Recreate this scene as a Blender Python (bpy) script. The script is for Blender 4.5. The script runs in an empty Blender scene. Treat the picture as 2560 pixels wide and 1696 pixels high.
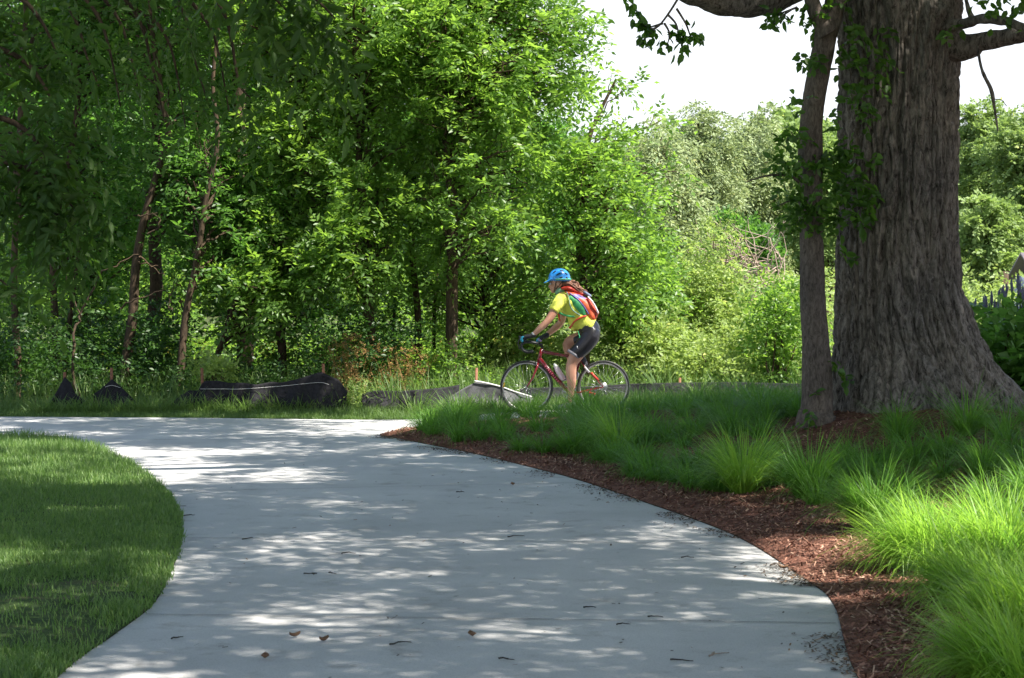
import bpy, bmesh, math, random
import numpy as np
from mathutils import Vector, Matrix, geometry, noise as mnoise

C = bpy.context.scene.collection
rad = math.radians
random.seed(7)
RNG = np.random.default_rng(11)

# ------------------------------------------------------------------ camera
F_PX, HOR, CAMH = 4700.0, 735.0, 1.6          # focal length (px of the 2560 px wide photo), horizon row, eye height
scene = bpy.context.scene
cam_d = bpy.data.cameras.new('camera'); cam = bpy.data.objects.new('camera', cam_d); C.objects.link(cam)
cam_d.sensor_width = 36.0; cam_d.lens = 36.0 * F_PX / 2560.0
cam.location = (0, 0, CAMH)
cam.rotation_euler = (rad(90) - math.atan((848 - HOR) / F_PX), 0, 0)
cam_d.clip_start = 0.1; cam_d.clip_end = 2000
cam_d.dof.use_dof = True; cam_d.dof.focus_distance = 23.0; cam_d.dof.aperture_fstop = 13.0
scene.camera = cam

# ------------------------------------------------------------------ world, sun, exposure
SUN_EL, SUN_AZ = rad(56), rad(118)              # azimuth from +Y towards +X
SUN = np.array([math.sin(SUN_AZ) * math.cos(SUN_EL), math.cos(SUN_AZ) * math.cos(SUN_EL), math.sin(SUN_EL)])
world = bpy.data.worlds.new("World"); scene.world = world; world.use_nodes = True
wn = world.node_tree.nodes; wl = world.node_tree.links
sky = wn.new('ShaderNodeTexSky'); sky.sky_type = 'NISHITA'; sky.sun_disc = False
sky.sun_elevation = SUN_EL; sky.sun_rotation = SUN_AZ; sky.air_density = 1.0; sky.dust_density = 1.0; sky.ozone_density = 1.0
bg = wn['Background']; bg.inputs['Strength'].default_value = 0.12
# bright cloud layer added low down to whiten the sky
wtc = wn.new('ShaderNodeTexCoord'); wmp = wn.new('ShaderNodeMapping'); wmp.inputs['Scale'].default_value = (1.5, 1.5, 5); wl.new(wtc.outputs['Generated'], wmp.inputs[0])
wno = wn.new('ShaderNodeTexNoise'); wno.inputs['Scale'].default_value = 1.6; wno.inputs['Detail'].default_value = 6; wl.new(wmp.outputs[0], wno.inputs['Vector'])
wsp = wn.new('ShaderNodeSeparateXYZ'); wl.new(wtc.outputs['Generated'], wsp.inputs[0])
wel = wn.new('ShaderNodeMapRange'); wel.inputs['From Min'].default_value = .22; wel.inputs['From Max'].default_value = .42; wel.inputs['To Min'].default_value = 1.25; wel.inputs['To Max'].default_value = .0; wl.new(wsp.outputs['Z'], wel.inputs['Value'])
wad = wn.new('ShaderNodeMath'); wad.operation = 'MULTIPLY_ADD'; wad.inputs[1].default_value = .8; wl.new(wno.outputs[0], wad.inputs[0]); wl.new(wel.outputs[0], wad.inputs[2])
wr = wn.new('ShaderNodeMapRange'); wr.inputs['From Min'].default_value = .6; wr.inputs['From Max'].default_value = 1.3; wl.new(wad.outputs[0], wr.inputs['Value'])
wmx = wn.new('ShaderNodeMix'); wmx.data_type = 'RGBA'; wl.new(wr.outputs[0], wmx.inputs['Factor']); wl.new(sky.outputs[0], wmx.inputs['A']); wmx.inputs['B'].default_value = (3.9, 4.1, 4.4, 1)
wl.new(wmx.outputs['Result'], bg.inputs['Color'])
sd = bpy.data.lights.new('sun', 'SUN'); sd.energy = 5.0; sd.angle = rad(0.5); sd.color = (1.0, 0.95, 0.86)
so = bpy.data.objects.new('sun', sd); C.objects.link(so)
so.rotation_euler = Vector(SUN).to_track_quat('Z', 'Y').to_euler()
scene.view_settings.view_transform = 'Standard'; scene.view_settings.look = 'None'
scene.view_settings.exposure = 1.48; scene.view_settings.gamma = 1.0
scene.render.resolution_x = 1024; scene.render.resolution_y = 678

# ------------------------------------------------------------------ helpers
def W(px, py, Y):                       # photo pixel at depth Y -> metres
    return np.array([(px - 1280) / F_PX * Y, Y, CAMH - (py - HOR) / F_PX * Y])
def G(px, py):                          # photo pixel on level ground
    Y = F_PX * CAMH / (py - HOR); return ((px - 1280) / F_PX * Y, Y)
def sstep(a, b, x):
    t = np.clip((np.asarray(x, float) - a) / (b - a), 0, 1); return t * t * (3 - 2 * t)

def _hash(ix, iy, iz, seed):
    h = (ix * 374761393 + iy * 668265263 + iz * 2147483647 + seed * 974634777) & 0xFFFFFFFF
    h = ((h ^ (h >> 13)) * 1274126177) & 0xFFFFFFFF
    h = (h ^ (h >> 16)) & 0xFFFFFFFF
    h = (h * 2246822519) & 0xFFFFFFFF
    return ((h ^ (h >> 15)) & 0xFFFF) / 65535.0
def vnoise(p, seed=0):                  # value noise, -1..1
    p = np.asarray(p, float); i = np.floor(p).astype(np.int64); f = p - i; f = f * f * (3 - 2 * f)
    r = 0
    for dx in (0, 1):
        for dy in (0, 1):
            for dz in (0, 1):
                w = (f[..., 0] if dx else 1 - f[..., 0]) * (f[..., 1] if dy else 1 - f[..., 1]) * (f[..., 2] if dz else 1 - f[..., 2])
                r = r + w * _hash(i[..., 0] + dx, i[..., 1] + dy, i[..., 2] + dz, seed)
    return r * 2 - 1

def tag(o, label=None, cat=None, group=None, kind=None):
    if label: o['label'] = label
    if cat: o['category'] = cat
    if group: o['group'] = group
    if kind: o['kind'] = kind
    return o
def thing(name, label, cat, loc, group=None):
    o = bpy.data.objects.new(name, None); C.objects.link(o); o.location = loc; o.empty_display_size = 0.1
    return tag(o, label, cat, group)
def root_of(p):
    while p.parent: p = p.parent
    return p
def link_mesh(name, me, mat, parent=None, base=None):
    o = bpy.data.objects.new(name, me); C.objects.link(o)
    for m in (mat if isinstance(mat, (list, tuple)) else [mat]): me.materials.append(m)
    if parent is not None: o.parent = parent
    elif base is not None: o.location = base
    return o
def np_mesh(name, V, faces, mat, parent=None, base=None, tint=None, smooth=False):
    """faces: (M,k) array or list of arrays with different k.  V in world metres."""
    V = np.asarray(V, float)
    off = None
    if parent is not None: off = np.array(root_of(parent).location)
    elif base is not None: off = np.array(base)
    if off is not None: V = V - off
    if isinstance(faces, np.ndarray): faces = [faces]
    faces = [np.asarray(f, np.int32) for f in faces if len(f)]
    me = bpy.data.meshes.new(name)
    nl = sum(f.size for f in faces); nf = sum(len(f) for f in faces)
    me.vertices.add(len(V)); me.vertices.foreach_set('co', V.astype(np.float32).ravel())
    me.loops.add(nl); me.loops.foreach_set('vertex_index', np.concatenate([f.ravel() for f in faces]))
    me.polygons.add(nf)
    tot = np.concatenate([np.full(len(f), f.shape[1], np.int32) for f in faces])
    st = np.concatenate([[0], np.cumsum(tot)[:-1]]).astype(np.int32)
    me.polygons.foreach_set('loop_start', st); me.polygons.foreach_set('loop_total', tot)
    if smooth: me.polygons.foreach_set('use_smooth', np.ones(nf, bool))
    if tint is not None:
        a = me.attributes.new('tint', 'FLOAT', 'FACE'); a.data.foreach_set('value', np.asarray(tint, np.float32))
    me.update(calc_edges=True)
    return link_mesh(name, me, mat, parent, base)

def catmull(pts, n=8, closed=False):
    P = [np.array(p, float) for p in pts]; out = []
    N = len(P)
    for i in range(N if closed else N - 1):
        if closed: p0, p1, p2, p3 = P[i - 1], P[i], P[(i + 1) % N], P[(i + 2) % N]
        else: p0, p1, p2, p3 = P[max(i - 1, 0)], P[i], P[i + 1], P[min(i + 2, N - 1)]
        for k in range(n):
            t = k / n
            out.append(.5 * ((2 * p1) + (-p0 + p2) * t + (2 * p0 - 5 * p1 + 4 * p2 - p3) * t * t + (-p0 + 3 * p1 - 3 * p2 + p3) * t ** 3))
    if not closed: out.append(P[-1])
    return np.array(out)

class MB:                               # collects shapes, builds ONE mesh object
    def __init__(s): s.V = []; s.F3 = []; s.F4 = []; s.n = 0
    def add(s, V, F):
        V = np.asarray(V, float); F = np.asarray(F, np.int64) + s.n
        s.V.append(V); (s.F3 if F.shape[1] == 3 else s.F4).append(F); s.n += len(V)
    def tube(s, pts, ra, rb=None, seg=10, cap=True, round_end=False):
        pts = np.array(pts, float); n = len(pts)
        ra = np.full(n, ra, float) if np.isscalar(ra) else np.array(ra, float)
        rb = ra if rb is None else (np.full(n, rb, float) if np.isscalar(rb) else np.array(rb, float))
        T = np.gradient(pts, axis=0); T /= np.linalg.norm(T, axis=1)[:, None] + 1e-9
        if round_end:
            P2, A2, B2, T2 = [], [], [], []
            for k in (0, 1, 2):
                a = (k + .35) / 3.35 * math.pi / 2
                P2.append(pts[0] - T[0] * min(ra[0], rb[0]) * math.cos(a)); A2.append(ra[0] * math.sin(a)); B2.append(rb[0] * math.sin(a)); T2.append(T[0])
            for p, a_, b_, t_ in zip(pts, ra, rb, T): P2.append(p); A2.append(a_); B2.append(b_); T2.append(t_)
            for k in (2, 1, 0):
                a = (k + .35) / 3.35 * math.pi / 2
                P2.append(pts[-1] + T[-1] * min(ra[-1], rb[-1]) * math.cos(a)); A2.append(ra[-1] * math.sin(a)); B2.append(rb[-1] * math.sin(a)); T2.append(T[-1])
            pts, ra, rb, T = np.array(P2), np.array(A2), np.array(B2), np.array(T2); n = len(pts)
        Yv = np.array([0, 1.0, 0])
        if abs(T[:, 1]).max() > .97 : Yv = np.array([.1, .2, 1.0])
        N2 = Yv - (T @ Yv)[:, None] * T; N2 /= np.linalg.norm(N2, axis=1)[:, None] + 1e-9
        N1 = np.cross(N2, T)
        a = np.linspace(0, 2 * math.pi, seg, endpoint=False)
        V = pts[:, None] + N1[:, None] * (np.cos(a)[None, :, None] * ra[:, None, None]) + N2[:, None] * (np.sin(a)[None, :, None] * rb[:, None, None])
        i = np.arange(n - 1)[:, None] * seg; j = np.arange(seg)[None, :]; k = (j + 1) % seg
        F = np.stack([i + j, i + k, i + seg + k, i + seg + j], -1).reshape(-1, 4)
        b0 = s.n; s.add(V.reshape(-1, 3), F)
        if cap:
            c = np.array([pts[0], pts[-1]]); jj = np.arange(seg); kk = (jj + 1) % seg
            s.V.append(c); s.n += 2
            s.F3.append(np.stack([b0 + kk, b0 + jj, np.full(seg, s.n - 2)], -1)); e = b0 + (n - 1) * seg
            s.F3.append(np.stack([e + jj, e + kk, np.full(seg, s.n - 1)], -1))
        return s
    def ball(s, c, r, seg=16, rings=10, R=None):
        th = np.linspace(0, math.pi, rings + 1)[1:-1]; ph = np.linspace(0, 2 * math.pi, seg, endpoint=False)
        V = np.stack([np.sin(th)[:, None] * np.cos(ph), np.sin(th)[:, None] * np.sin(ph), np.cos(th)[:, None] * np.ones(seg)], -1).reshape(-1, 3)
        V = np.vstack([V, [[0, 0, 1], [0, 0, -1]]]) * np.array(r)
        if R is not None: V = V @ np.array(R).T
        V = V + np.array(c)
        n = rings - 1; i = np.arange(n - 1)[:, None] * seg; j = np.arange(seg)[None, :]; k = (j + 1) % seg
        F = np.stack([i + j, i + seg + j, i + seg + k, i + k], -1).reshape(-1, 4)
        b0 = s.n; s.add(V, F); jj = np.arange(seg); kk = (jj + 1) % seg; m = (n - 1) * seg
        s.F3.append(b0 + np.stack([jj, kk, np.full(seg, n * seg)], -1)); s.F3.append(b0 + np.stack([m + kk, m + jj, np.full(seg, n * seg + 1)], -1))
        return s
    def box(s, c, size, R=None):
        x = np.array([[a, b, d] for a in (-.5, .5) for b in (-.5, .5) for d in (-.5, .5)]) * np.array(size)
        if R is not None: x = x @ np.array(R).T
        s.add(x + np.array(c), [[0, 1, 3, 2], [4, 6, 7, 5], [0, 4, 5, 1], [2, 3, 7, 6], [0, 2, 6, 4], [1, 5, 7, 3]]); return s
    def torus(s, c, R, r, seg=48, ring=8, rb=None):        # axis along Y
        a = np.linspace(0, 2 * math.pi, seg, endpoint=False); b = np.linspace(0, 2 * math.pi, ring, endpoint=False); rb = rb or r
        V = np.stack([(R + r * np.cos(b)) * np.cos(a)[:, None], np.ones(seg)[:, None] * rb * np.sin(b), (R + r * np.cos(b)) * np.sin(a)[:, None]], -1).reshape(-1, 3) + np.array(c)
        i = np.arange(seg)[:, None]; j = np.arange(ring)[None, :]; i2 = (i + 1) % seg; j2 = (j + 1) % ring
        s.add(V, np.stack([i * ring + j, i2 * ring + j, i2 * ring + j2, i * ring + j2], -1).reshape(-1, 4)); return s
    def build(s, name, mat, parent=None, base=None, smooth=True):
        fs = [np.vstack(f) for f in (s.F3, s.F4) if f]
        return np_mesh(name, np.vstack(s.V), fs, mat, parent, base, None, smooth)
def remesh(o, vox, smooth=3, fac=.5):
    m = o.modifiers.new('remesh', 'REMESH'); m.mode = 'VOXEL'; m.voxel_size = vox; m.use_smooth_shade = True
    if smooth: k = o.modifiers.new('smooth', 'SMOOTH'); k.iterations = smooth; k.factor = fac
    return o
def rotY(a): c, s = math.cos(a), math.sin(a); return np.array([[c, 0, s], [0, 1, 0], [-s, 0, c]])
def rotZ(a): c, s = math.cos(a), math.sin(a); return np.array([[c, -s, 0], [s, c, 0], [0, 0, 1]])

# ------------------------------------------------------------------ materials
def new_mat(name):
    m = bpy.data.materials.new(name); m.use_nodes = True; nt = m.node_tree
    return m, nt, nt.nodes, nt.links, nt.nodes['Principled BSDF']
def ramp(N, stops):
    r = N.new('ShaderNodeValToRGB'); e = r.color_ramp.elements
    while len(e) < len(stops): e.new(.5)
    for k, (p, c) in enumerate(stops): e[k].position = p; e[k].color = (*c, 1)
    return r
def plain(name, col, rough=.5, metal=0, nz=.15, scale=20, bump=0):
    m, nt, N, L, B = new_mat(name); B.inputs['Roughness'].default_value = rough; B.inputs['Metallic'].default_value = metal
    t = N.new('ShaderNodeTexNoise'); t.inputs['Scale'].default_value = scale; t.inputs['Detail'].default_value = 4
    tc = N.new('ShaderNodeTexCoord'); L.new(tc.outputs['Object'], t.inputs['Vector'])
    c = np.array(col); r = ramp(N, [(.3, c * (1 - nz)), (.7, np.minimum(c * (1 + nz), 1))]); L.new(t.outputs[0], r.inputs[0]); L.new(r.outputs[0], B.inputs['Base Color'])
    if bump:
        b = N.new('ShaderNodeBump'); b.inputs['Strength'].default_value = bump; b.inputs['Distance'].default_value = .01; L.new(t.outputs[0], b.inputs['Height']); L.new(b.outputs[0], B.inputs['Normal'])
    return m
def leaf_mat(name, c1, c2, tr, fac=.42, rough=.45):
    """reflecting + light passing through; colour varies leaf by leaf (attribute tint)"""
    m, nt, N, L, B = new_mat(name)
    a = N.new('ShaderNodeAttribute'); a.attribute_name = 'tint'
    r = ramp(N, [(0, c1), (.85, c2), (1, tuple(np.array(c2) * [1.5, 1.2, .9]))]); L.new(a.outputs['Fac'], r.inputs[0]); L.new(r.outputs[0], B.inputs['Base Color'])
    B.inputs['Roughness'].default_value = rough; B.inputs['Specular IOR Level'].default_value = .4
    t = N.new('ShaderNodeBsdfTranslucent')
    r2 = ramp(N, [(0, tuple(np.array(tr) * .75)), (1, tuple(np.array(tr) * 1.2))]); L.new(a.outputs['Fac'], r2.inputs[0]); L.new(r2.outputs[0], t.inputs['Color'])
    mx = N.new('ShaderNodeMixShader'); mx.inputs[0].default_value = fac
    L.new(B.outputs[0], mx.inputs[1]); L.new(t.outputs[0], mx.inputs[2]); L.new(mx.outputs[0], N['Material Output'].inputs['Surface'])
    return m
def bark_mat(name, dark, light, sx=14, sz=2.2, bump=.6, dist=.03):
    m, nt, N, L, B = new_mat(name); B.inputs['Roughness'].default_value = .9; B.inputs['Specular IOR Level'].default_value = .2
    tc = N.new('ShaderNodeTexCoord'); mp = N.new('ShaderNodeMapping'); mp.inputs['Scale'].default_value = (sx, sx, sz); L.new(tc.outputs['Object'], mp.inputs[0])
    n1 = N.new('ShaderNodeTexNoise'); n1.inputs['Scale'].default_value = 1.6; n1.inputs['Detail'].default_value = 9; n1.inputs['Roughness'].default_value = .78; n1.inputs['Distortion'].default_value = .6; L.new(mp.outputs[0], n1.inputs['Vector'])
    n2 = N.new('ShaderNodeTexNoise'); n2.inputs['Scale'].default_value = 1.3; n2.inputs['Detail'].default_value = 3; L.new(tc.outputs['Object'], n2.inputs['Vector'])
    r = ramp(N, [(.38, dark), (.60, light)]); L.new(n1.outputs[0], r.inputs[0])
    mx = N.new('ShaderNodeMix'); mx.data_type = 'RGBA'; mx.blend_type = 'MULTIPLY'; mx.inputs['Factor'].default_value = .5
    r2 = ramp(N, [(.35, (.55, .55, .58)), (.65, (1.2, 1.12, 1.0))]); L.new(n2.outputs[0], r2.inputs[0])
    L.new(r.outputs[0], mx.inputs['A']); L.new(r2.outputs[0], mx.inputs['B']); L.new(mx.outputs['Result'], B.inputs['Base Color'])
    b = N.new('ShaderNodeBump'); b.inputs['Strength'].default_value = bump; b.inputs['Distance'].default_value = dist; L.new(n1.outputs[0], b.inputs['Height']); L.new(b.outputs[0], B.inputs['Normal'])
    return m

M = {}
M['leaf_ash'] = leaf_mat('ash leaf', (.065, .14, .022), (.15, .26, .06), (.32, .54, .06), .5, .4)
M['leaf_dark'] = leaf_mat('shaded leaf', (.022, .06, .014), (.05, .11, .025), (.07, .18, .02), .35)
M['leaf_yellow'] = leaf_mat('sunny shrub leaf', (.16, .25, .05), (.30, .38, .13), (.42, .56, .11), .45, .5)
M['leaf_fore'] = leaf_mat('overhanging leaf', (.03, .075, .01), (.055, .11, .02), (.10, .22, .02), .42, .6)
M['leaf_oak'] = leaf_mat('oak leaf', (.035, .08, .015), (.07, .15, .025), (.17, .38, .03), .42)
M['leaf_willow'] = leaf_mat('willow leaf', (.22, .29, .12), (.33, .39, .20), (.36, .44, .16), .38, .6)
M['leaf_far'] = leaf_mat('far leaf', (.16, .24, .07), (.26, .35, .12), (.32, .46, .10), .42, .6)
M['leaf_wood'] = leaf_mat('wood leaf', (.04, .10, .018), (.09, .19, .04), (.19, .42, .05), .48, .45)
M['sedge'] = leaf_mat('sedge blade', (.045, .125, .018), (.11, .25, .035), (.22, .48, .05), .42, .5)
M['sedge_sunlit'] = leaf_mat('sunlit sedge blade', (.14, .29, .03), (.25, .43, .06), (.42, .70, .08), .45, .45)  # brighter copy of the sedge; sunlight put into the colour
M['lawn'] = leaf_mat('lawn blade', (.06, .125, .03), (.16, .25, .07), (.20, .38, .06), .38, .5)
M['weed'] = leaf_mat('weed blade', (.06, .13, .03), (.14, .22, .06), (.2, .34, .07), .4, .5)
M['dry_weed'] = leaf_mat('dry weed', (.16, .09, .03), (.28, .17, .06), (.3, .18, .05), .3, .7)
M['flower_yellow'] = leaf_mat('yellow flower', (.5, .42, .06), (.65, .55, .12), (.5, .45, .08), .3, .7)
M['spike'] = leaf_mat('blue flower spike', (.17, .18, .27), (.27, .28, .38), (.22, .23, .34), .3, .7)
M['bark_oak'] = bark_mat('oak bark', (.035, .030, .026), (.31, .28, .245), 15, 4.5, .9, .04)
M['bark_slim'] = bark_mat('slender bark', (.055, .045, .04), (.17, .145, .125), 26, 9, .5, .012)
M['bark_wood'] = bark_mat('wood bark', (.025, .018, .012), (.10, .07, .045), 22, 5, .5, .015)
M['bark_dead'] = bark_mat('dead wood', (.22, .17, .13), (.42, .34, .27), 20, 5, .4, .01)

def concrete():
    m, nt, N, L, B = new_mat('concrete'); B.inputs['Roughness'].default_value = .85
    tc = N.new('ShaderNodeTexCoord')
    n1 = N.new('ShaderNodeTexNoise'); n1.inputs['Scale'].default_value = .9; n1.inputs['Detail'].default_value = 7; n1.inputs['Roughness'].default_value = .6; L.new(tc.outputs['Object'], n1.inputs[0])
    n2 = N.new('ShaderNodeTexNoise'); n2.inputs['Scale'].default_value = 130; n2.inputs['Detail'].default_value = 3; L.new(tc.outputs['Object'], n2.inputs[0])
    mp = N.new('ShaderNodeMapping'); mp.inputs['Scale'].default_value = (3, 110, 1); L.new(tc.outputs['Object'], mp.inputs[0])
    n3 = N.new('ShaderNodeTexNoise'); n3.inputs['Scale'].default_value = 1.0; n3.inputs['Detail'].default_value = 2; L.new(mp.outputs[0], n3.inputs[0])   # broom strokes
    r = ramp(N, [(.3, (.39, .382, .375)), (.7, (.515, .503, .492))]); L.new(n1.outputs[0], r.inputs[0])
    r2 = ramp(N, [(.33, (.80, .80, .80)), (.5, (1, 1, 1))]); L.new(n2.outputs[0], r2.inputs[0])
    mx = N.new('ShaderNodeMix'); mx.data_type = 'RGBA'; mx.blend_type = 'MULTIPLY'; mx.inputs['Factor'].default_value = 1
    L.new(r.outputs[0], mx.inputs['A']); L.new(r2.outputs[0], mx.inputs['B'])
    # stains
    n4 = N.new('ShaderNodeTexNoise'); n4.inputs['Scale'].default_value = 3.5; n4.inputs['Detail'].default_value = 6; n4.inputs['Roughness'].default_value = .7; L.new(tc.outputs['Object'], n4.inputs[0])
    r4 = ramp(N, [(.30, (.72, .70, .68)), (.45, (1, 1, 1))]); L.new(n4.outputs[0], r4.inputs[0])
    mx2 = N.new('ShaderNodeMix'); mx2.data_type = 'RGBA'; mx2.blend_type = 'MULTIPLY'; mx2.inputs['Factor'].default_value = 1
    L.new(mx.outputs['Result'], mx2.inputs['A']); L.new(r4.outputs[0], mx2.inputs['B'])
    L.new(mx2.outputs['Result'], B.inputs['Base Color'])
    ad = N.new('ShaderNodeMath'); ad.operation = 'ADD'; L.new(n2.outputs[0], ad.inputs[0]); L.new(n3.outputs[0], ad.inputs[1])
    b = N.new('ShaderNodeBump'); b.inputs['Strength'].default_value = .35; b.inputs['Distance'].default_value = .004; L.new(ad.outputs[0], b.inputs['Height']); L.new(b.outputs[0], B.inputs['Normal'])
    return m
def soil(name, stops, scale=6, bump=.5, fine=60):
    m, nt, N, L, B = new_mat(name); B.inputs['Roughness'].default_value = .95; B.inputs['Specular IOR Level'].default_value = .15
    tc = N.new('ShaderNodeTexCoord')
    n1 = N.new('ShaderNodeTexNoise'); n1.inputs['Scale'].default_value = scale; n1.inputs['Detail'].default_value = 8; n1.inputs['Roughness'].default_value = .7; L.new(tc.outputs['Object'], n1.inputs[0])
    v = N.new('ShaderNodeTexVoronoi'); v.inputs['Scale'].default_value = fine; L.new(tc.outputs['Object'], v.inputs[0])
    r = ramp(N, stops); L.new(n1.outputs[0], r.inputs[0])
    mx = N.new('ShaderNodeMix'); mx.data_type = 'RGBA'; mx.blend_type = 'MULTIPLY'; mx.inputs['Factor'].default_value = .7
    bw = ramp(N, [(0, (.55, .55, .55)), (1, (1.3, 1.3, 1.3))]); L.new(v.outputs['Color'], bw.inputs[0])
    L.new(r.outputs[0], mx.inputs['A']); L.new(bw.outputs[0], mx.inputs['B']); L.new(mx.outputs['Result'], B.inputs['Base Color'])
    b = N.new('ShaderNodeBump'); b.inputs['Strength'].default_value = bump; b.inputs['Distance'].default_value = .02; L.new(v.outputs['Distance'], b.inputs['Height']); L.new(b.outputs[0], B.inputs['Normal'])
    return m
M['concrete'] = concrete()
M['ground'] = soil('woodland ground', [(.3, (.03, .045, .014)), (.6, (.07, .085, .03)), (.75, (.12, .10, .05))], 1.5)
M['lawn_soil'] = soil('lawn soil', [(.3, (.03, .05, .014)), (.55, (.05, .085, .025)), (.72, (.15, .12, .07))], 2.2)
M['mulch'] = soil('mulch', [(.3, (.07, .032, .022)), (.55, (.18, .08, .055)), (.75, (.30, .16, .11))], 9, .9, 45)
M['joint'] = plain('joint dirt', (.16, .155, .15), .9)
def chip_mat(name, stops, rough=.9):
    m, nt, N, L, B = new_mat(name); B.inputs['Roughness'].default_value = rough
    a = N.new('ShaderNodeAttribute'); a.attribute_name = 'tint'; r = ramp(N, stops); L.new(a.outputs['Fac'], r.inputs[0]); L.new(r.outputs[0], B.inputs['Base Color']); return m
M['chips'] = chip_mat('wood chips', [(0, (.07, .03, .02)), (.5, (.20, .088, .058)), (.85, (.33, .17, .115)), (1, (.48, .32, .23))])
M['litter'] = chip_mat('litter', [(0, (.03, .025, .02)), (.7, (.09, .06, .04)), (1, (.24, .13, .06))])

# ------------------------------------------------------------------ plan of the ground
lawn_edge = [(-14, 21.6), (-9, 21.0), (-6.6, 20.75), G(60, 1100), G(150, 1104), G(227, 1125), G(314, 1157), G(379, 1200), G(433, 1255), G(454, 1319), G(443, 1384), G(422, 1438), G(379, 1514), G(281, 1590), G(140, 1696), (-1.75, 5.5), (-1.2, 2.5), (-.4, -1)]
bed_edge = [(3.2, -1), (2.2, 2.5), (1.35, 5.5), G(2147, 1696), G(2087, 1514), G(2012, 1449), G(1839, 1341), G(1622, 1260), G(1406, 1190), G(1190, 1136), G(1081, 1114), G(990, 1096)]
bed_tip = [(-1.5, 21.35), (-1.25, 22.0), (-.6, 22.45), (.8, 22.7), (3, 23.1), (8, 24.2), (16, 26.0)]
far_edge = [(-16, 25.3), (-9, 24.75), G(0, 1042), G(500, 1045), G(1000, 1050), (0, 24.45), (1.5, 25.1), (4, 25.9), (9, 27.2), (16, 29.0)]
LE = catmull(lawn_edge, 8); BE = catmull(bed_edge + bed_tip, 8); FE = catmull(far_edge, 8)
bedpoly = np.vstack([BE, [(16, 20), (16, -1)]])
lawnpoly = np.vstack([LE, [(-4, -1.5), (-14, -1.5)]])
def in_poly(x, y, P):
    x = np.asarray(x); y = np.asarray(y); c = np.zeros(x.shape, bool); n = len(P)
    for i in range(n):
        x1, y1 = P[i]; x2, y2 = P[(i + 1) % n]
        if y1 == y2: continue
        k = ((y1 > y) != (y2 > y)) & (x < (x2 - x1) * (y - y1) / (y2 - y1) + x1); c ^= k
    return c
def dist_line(x, y, P):
    d = np.full(np.shape(x), 1e9)
    for i in range(len(P) - 1):
        a = P[i]; b = P[i + 1]; ab = b - a; t = np.clip(((x - a[0]) * ab[0] + (y - a[1]) * ab[1]) / (ab @ ab + 1e-12), 0, 1)
        d = np.minimum(d, np.hypot(x - a[0] - t * ab[0], y - a[1] - t * ab[1]))
    return d
def gz(x, y):
    x = np.asarray(x, float); y = np.asarray(y, float)
    rise = .07 * sstep(-1.6, .3, x) * sstep(20, 23.5, y)
    ib = in_poly(x, y, bedpoly)
    d = np.where(ib, dist_line(x, y, BE), 0)
    bed = .05 * sstep(0, .25, d) + .40 * sstep(.2, 3.7, d)
    pn = np.stack([x * .9, y * .9, np.zeros_like(x)], -1)
    bed = bed + np.where(ib, .17 * np.exp(-(((x - 3.3) / 1.5) ** 2 + ((y - 17.1) / 1.1) ** 2)), 0)
    bed = bed + np.where(ib, vnoise(pn * 2, 3) * .02 * sstep(0, .6, d), 0)
    il = in_poly(x, y, lawnpoly); dl = np.where(il, dist_line(x, y, LE), 0)
    lawn = .02 * sstep(0, .12, dl) + .06 * sstep(0, 3, dl) + np.where(il, vnoise(pn * 1.4, 5) * .012 * sstep(0, .5, dl), 0)
    beyond = (y > np.interp(x, FE[:, 0], FE[:, 1])) 
    db = np.where(beyond, dist_line(x, y, FE), 0)
    far = .10 * sstep(.1, 1.5, db) + np.where(beyond, vnoise(pn * .6, 9) * .05 * sstep(0, 2, db), 0)
    return rise + bed + lawn + far

def region(name, poly, zoff, mat, step=.25, kind='structure'):
    x0, y0 = poly.min(0); x1, y1 = poly.max(0)
    gx, gy = np.meshgrid(np.arange(x0, x1, step), np.arange(y0, y1, step)); gx = gx.ravel() + RNG.uniform(-.02, .02, gx.size); gy = gy.ravel()
    k = in_poly(gx, gy, poly) & (dist_line(gx, gy, np.vstack([poly, poly[:1]])) > step * .4)
    pts = [Vector(p) for p in poly] + [Vector((a, b)) for a, b in zip(gx[k], gy[k])]
    vs, es, fs, *_ = geometry.delaunay_2d_cdt(pts, [], [list(range(len(poly)))], 1, 1e-5)
    P = np.array([(v.x, v.y) for v in vs]); Z = gz(P[:, 0], P[:, 1]) + zoff
    o = np_mesh(name, np.column_stack([P, Z]), np.array([list(f) for f in fs if len(f) == 3]), mat, smooth=True)
    return tag(o, kind=kind)

# big ground sheet
gxs = np.concatenate([[-900, -500, -250, -120, -70, -45], np.arange(-30, 30.1, .35), [45, 70, 120, 250, 500, 900]])
gys = np.concatenate([[-200, -80, -30, -10], np.arange(-3, 36, .3), np.arange(36, 80, 3), [95, 130, 200, 400, 900]])
XX, YY = np.meshgrid(gxs, gys); ZZ = gz(XX, YY)
nearpath = (~in_poly(XX, YY, bedpoly)) & (~in_poly(XX, YY, lawnpoly)) & (YY < np.interp(XX, FE[:, 0], FE[:, 1]))
ZZ = ZZ - .06
nx = len(gxs); ii, jj = np.meshgrid(np.arange(len(gys) - 1), np.arange(nx - 1), indexing='ij'); b = ii * nx + jj
tag(np_mesh('ground', np.stack([XX, YY, ZZ], -1).reshape(-1, 3), np.stack([b, b + 1, b + nx + 1, b + nx], -1).reshape(-1, 4), M['ground'], smooth=True), kind='structure')
pathpoly = np.vstack([BE[:][::1], FE[::-1], LE])
region('path', pathpoly, -.002, M['concrete'], .4)
region('mulch_bed', bedpoly, .004, M['mulch'], .18)
region('lawn', lawnpoly, .004, M['lawn_soil'], .3)
vergepoly = np.vstack([FE, FE[::-1] + np.array([.0, 12])])
region('verge', vergepoly, -.03, M['ground'], .4)
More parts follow.
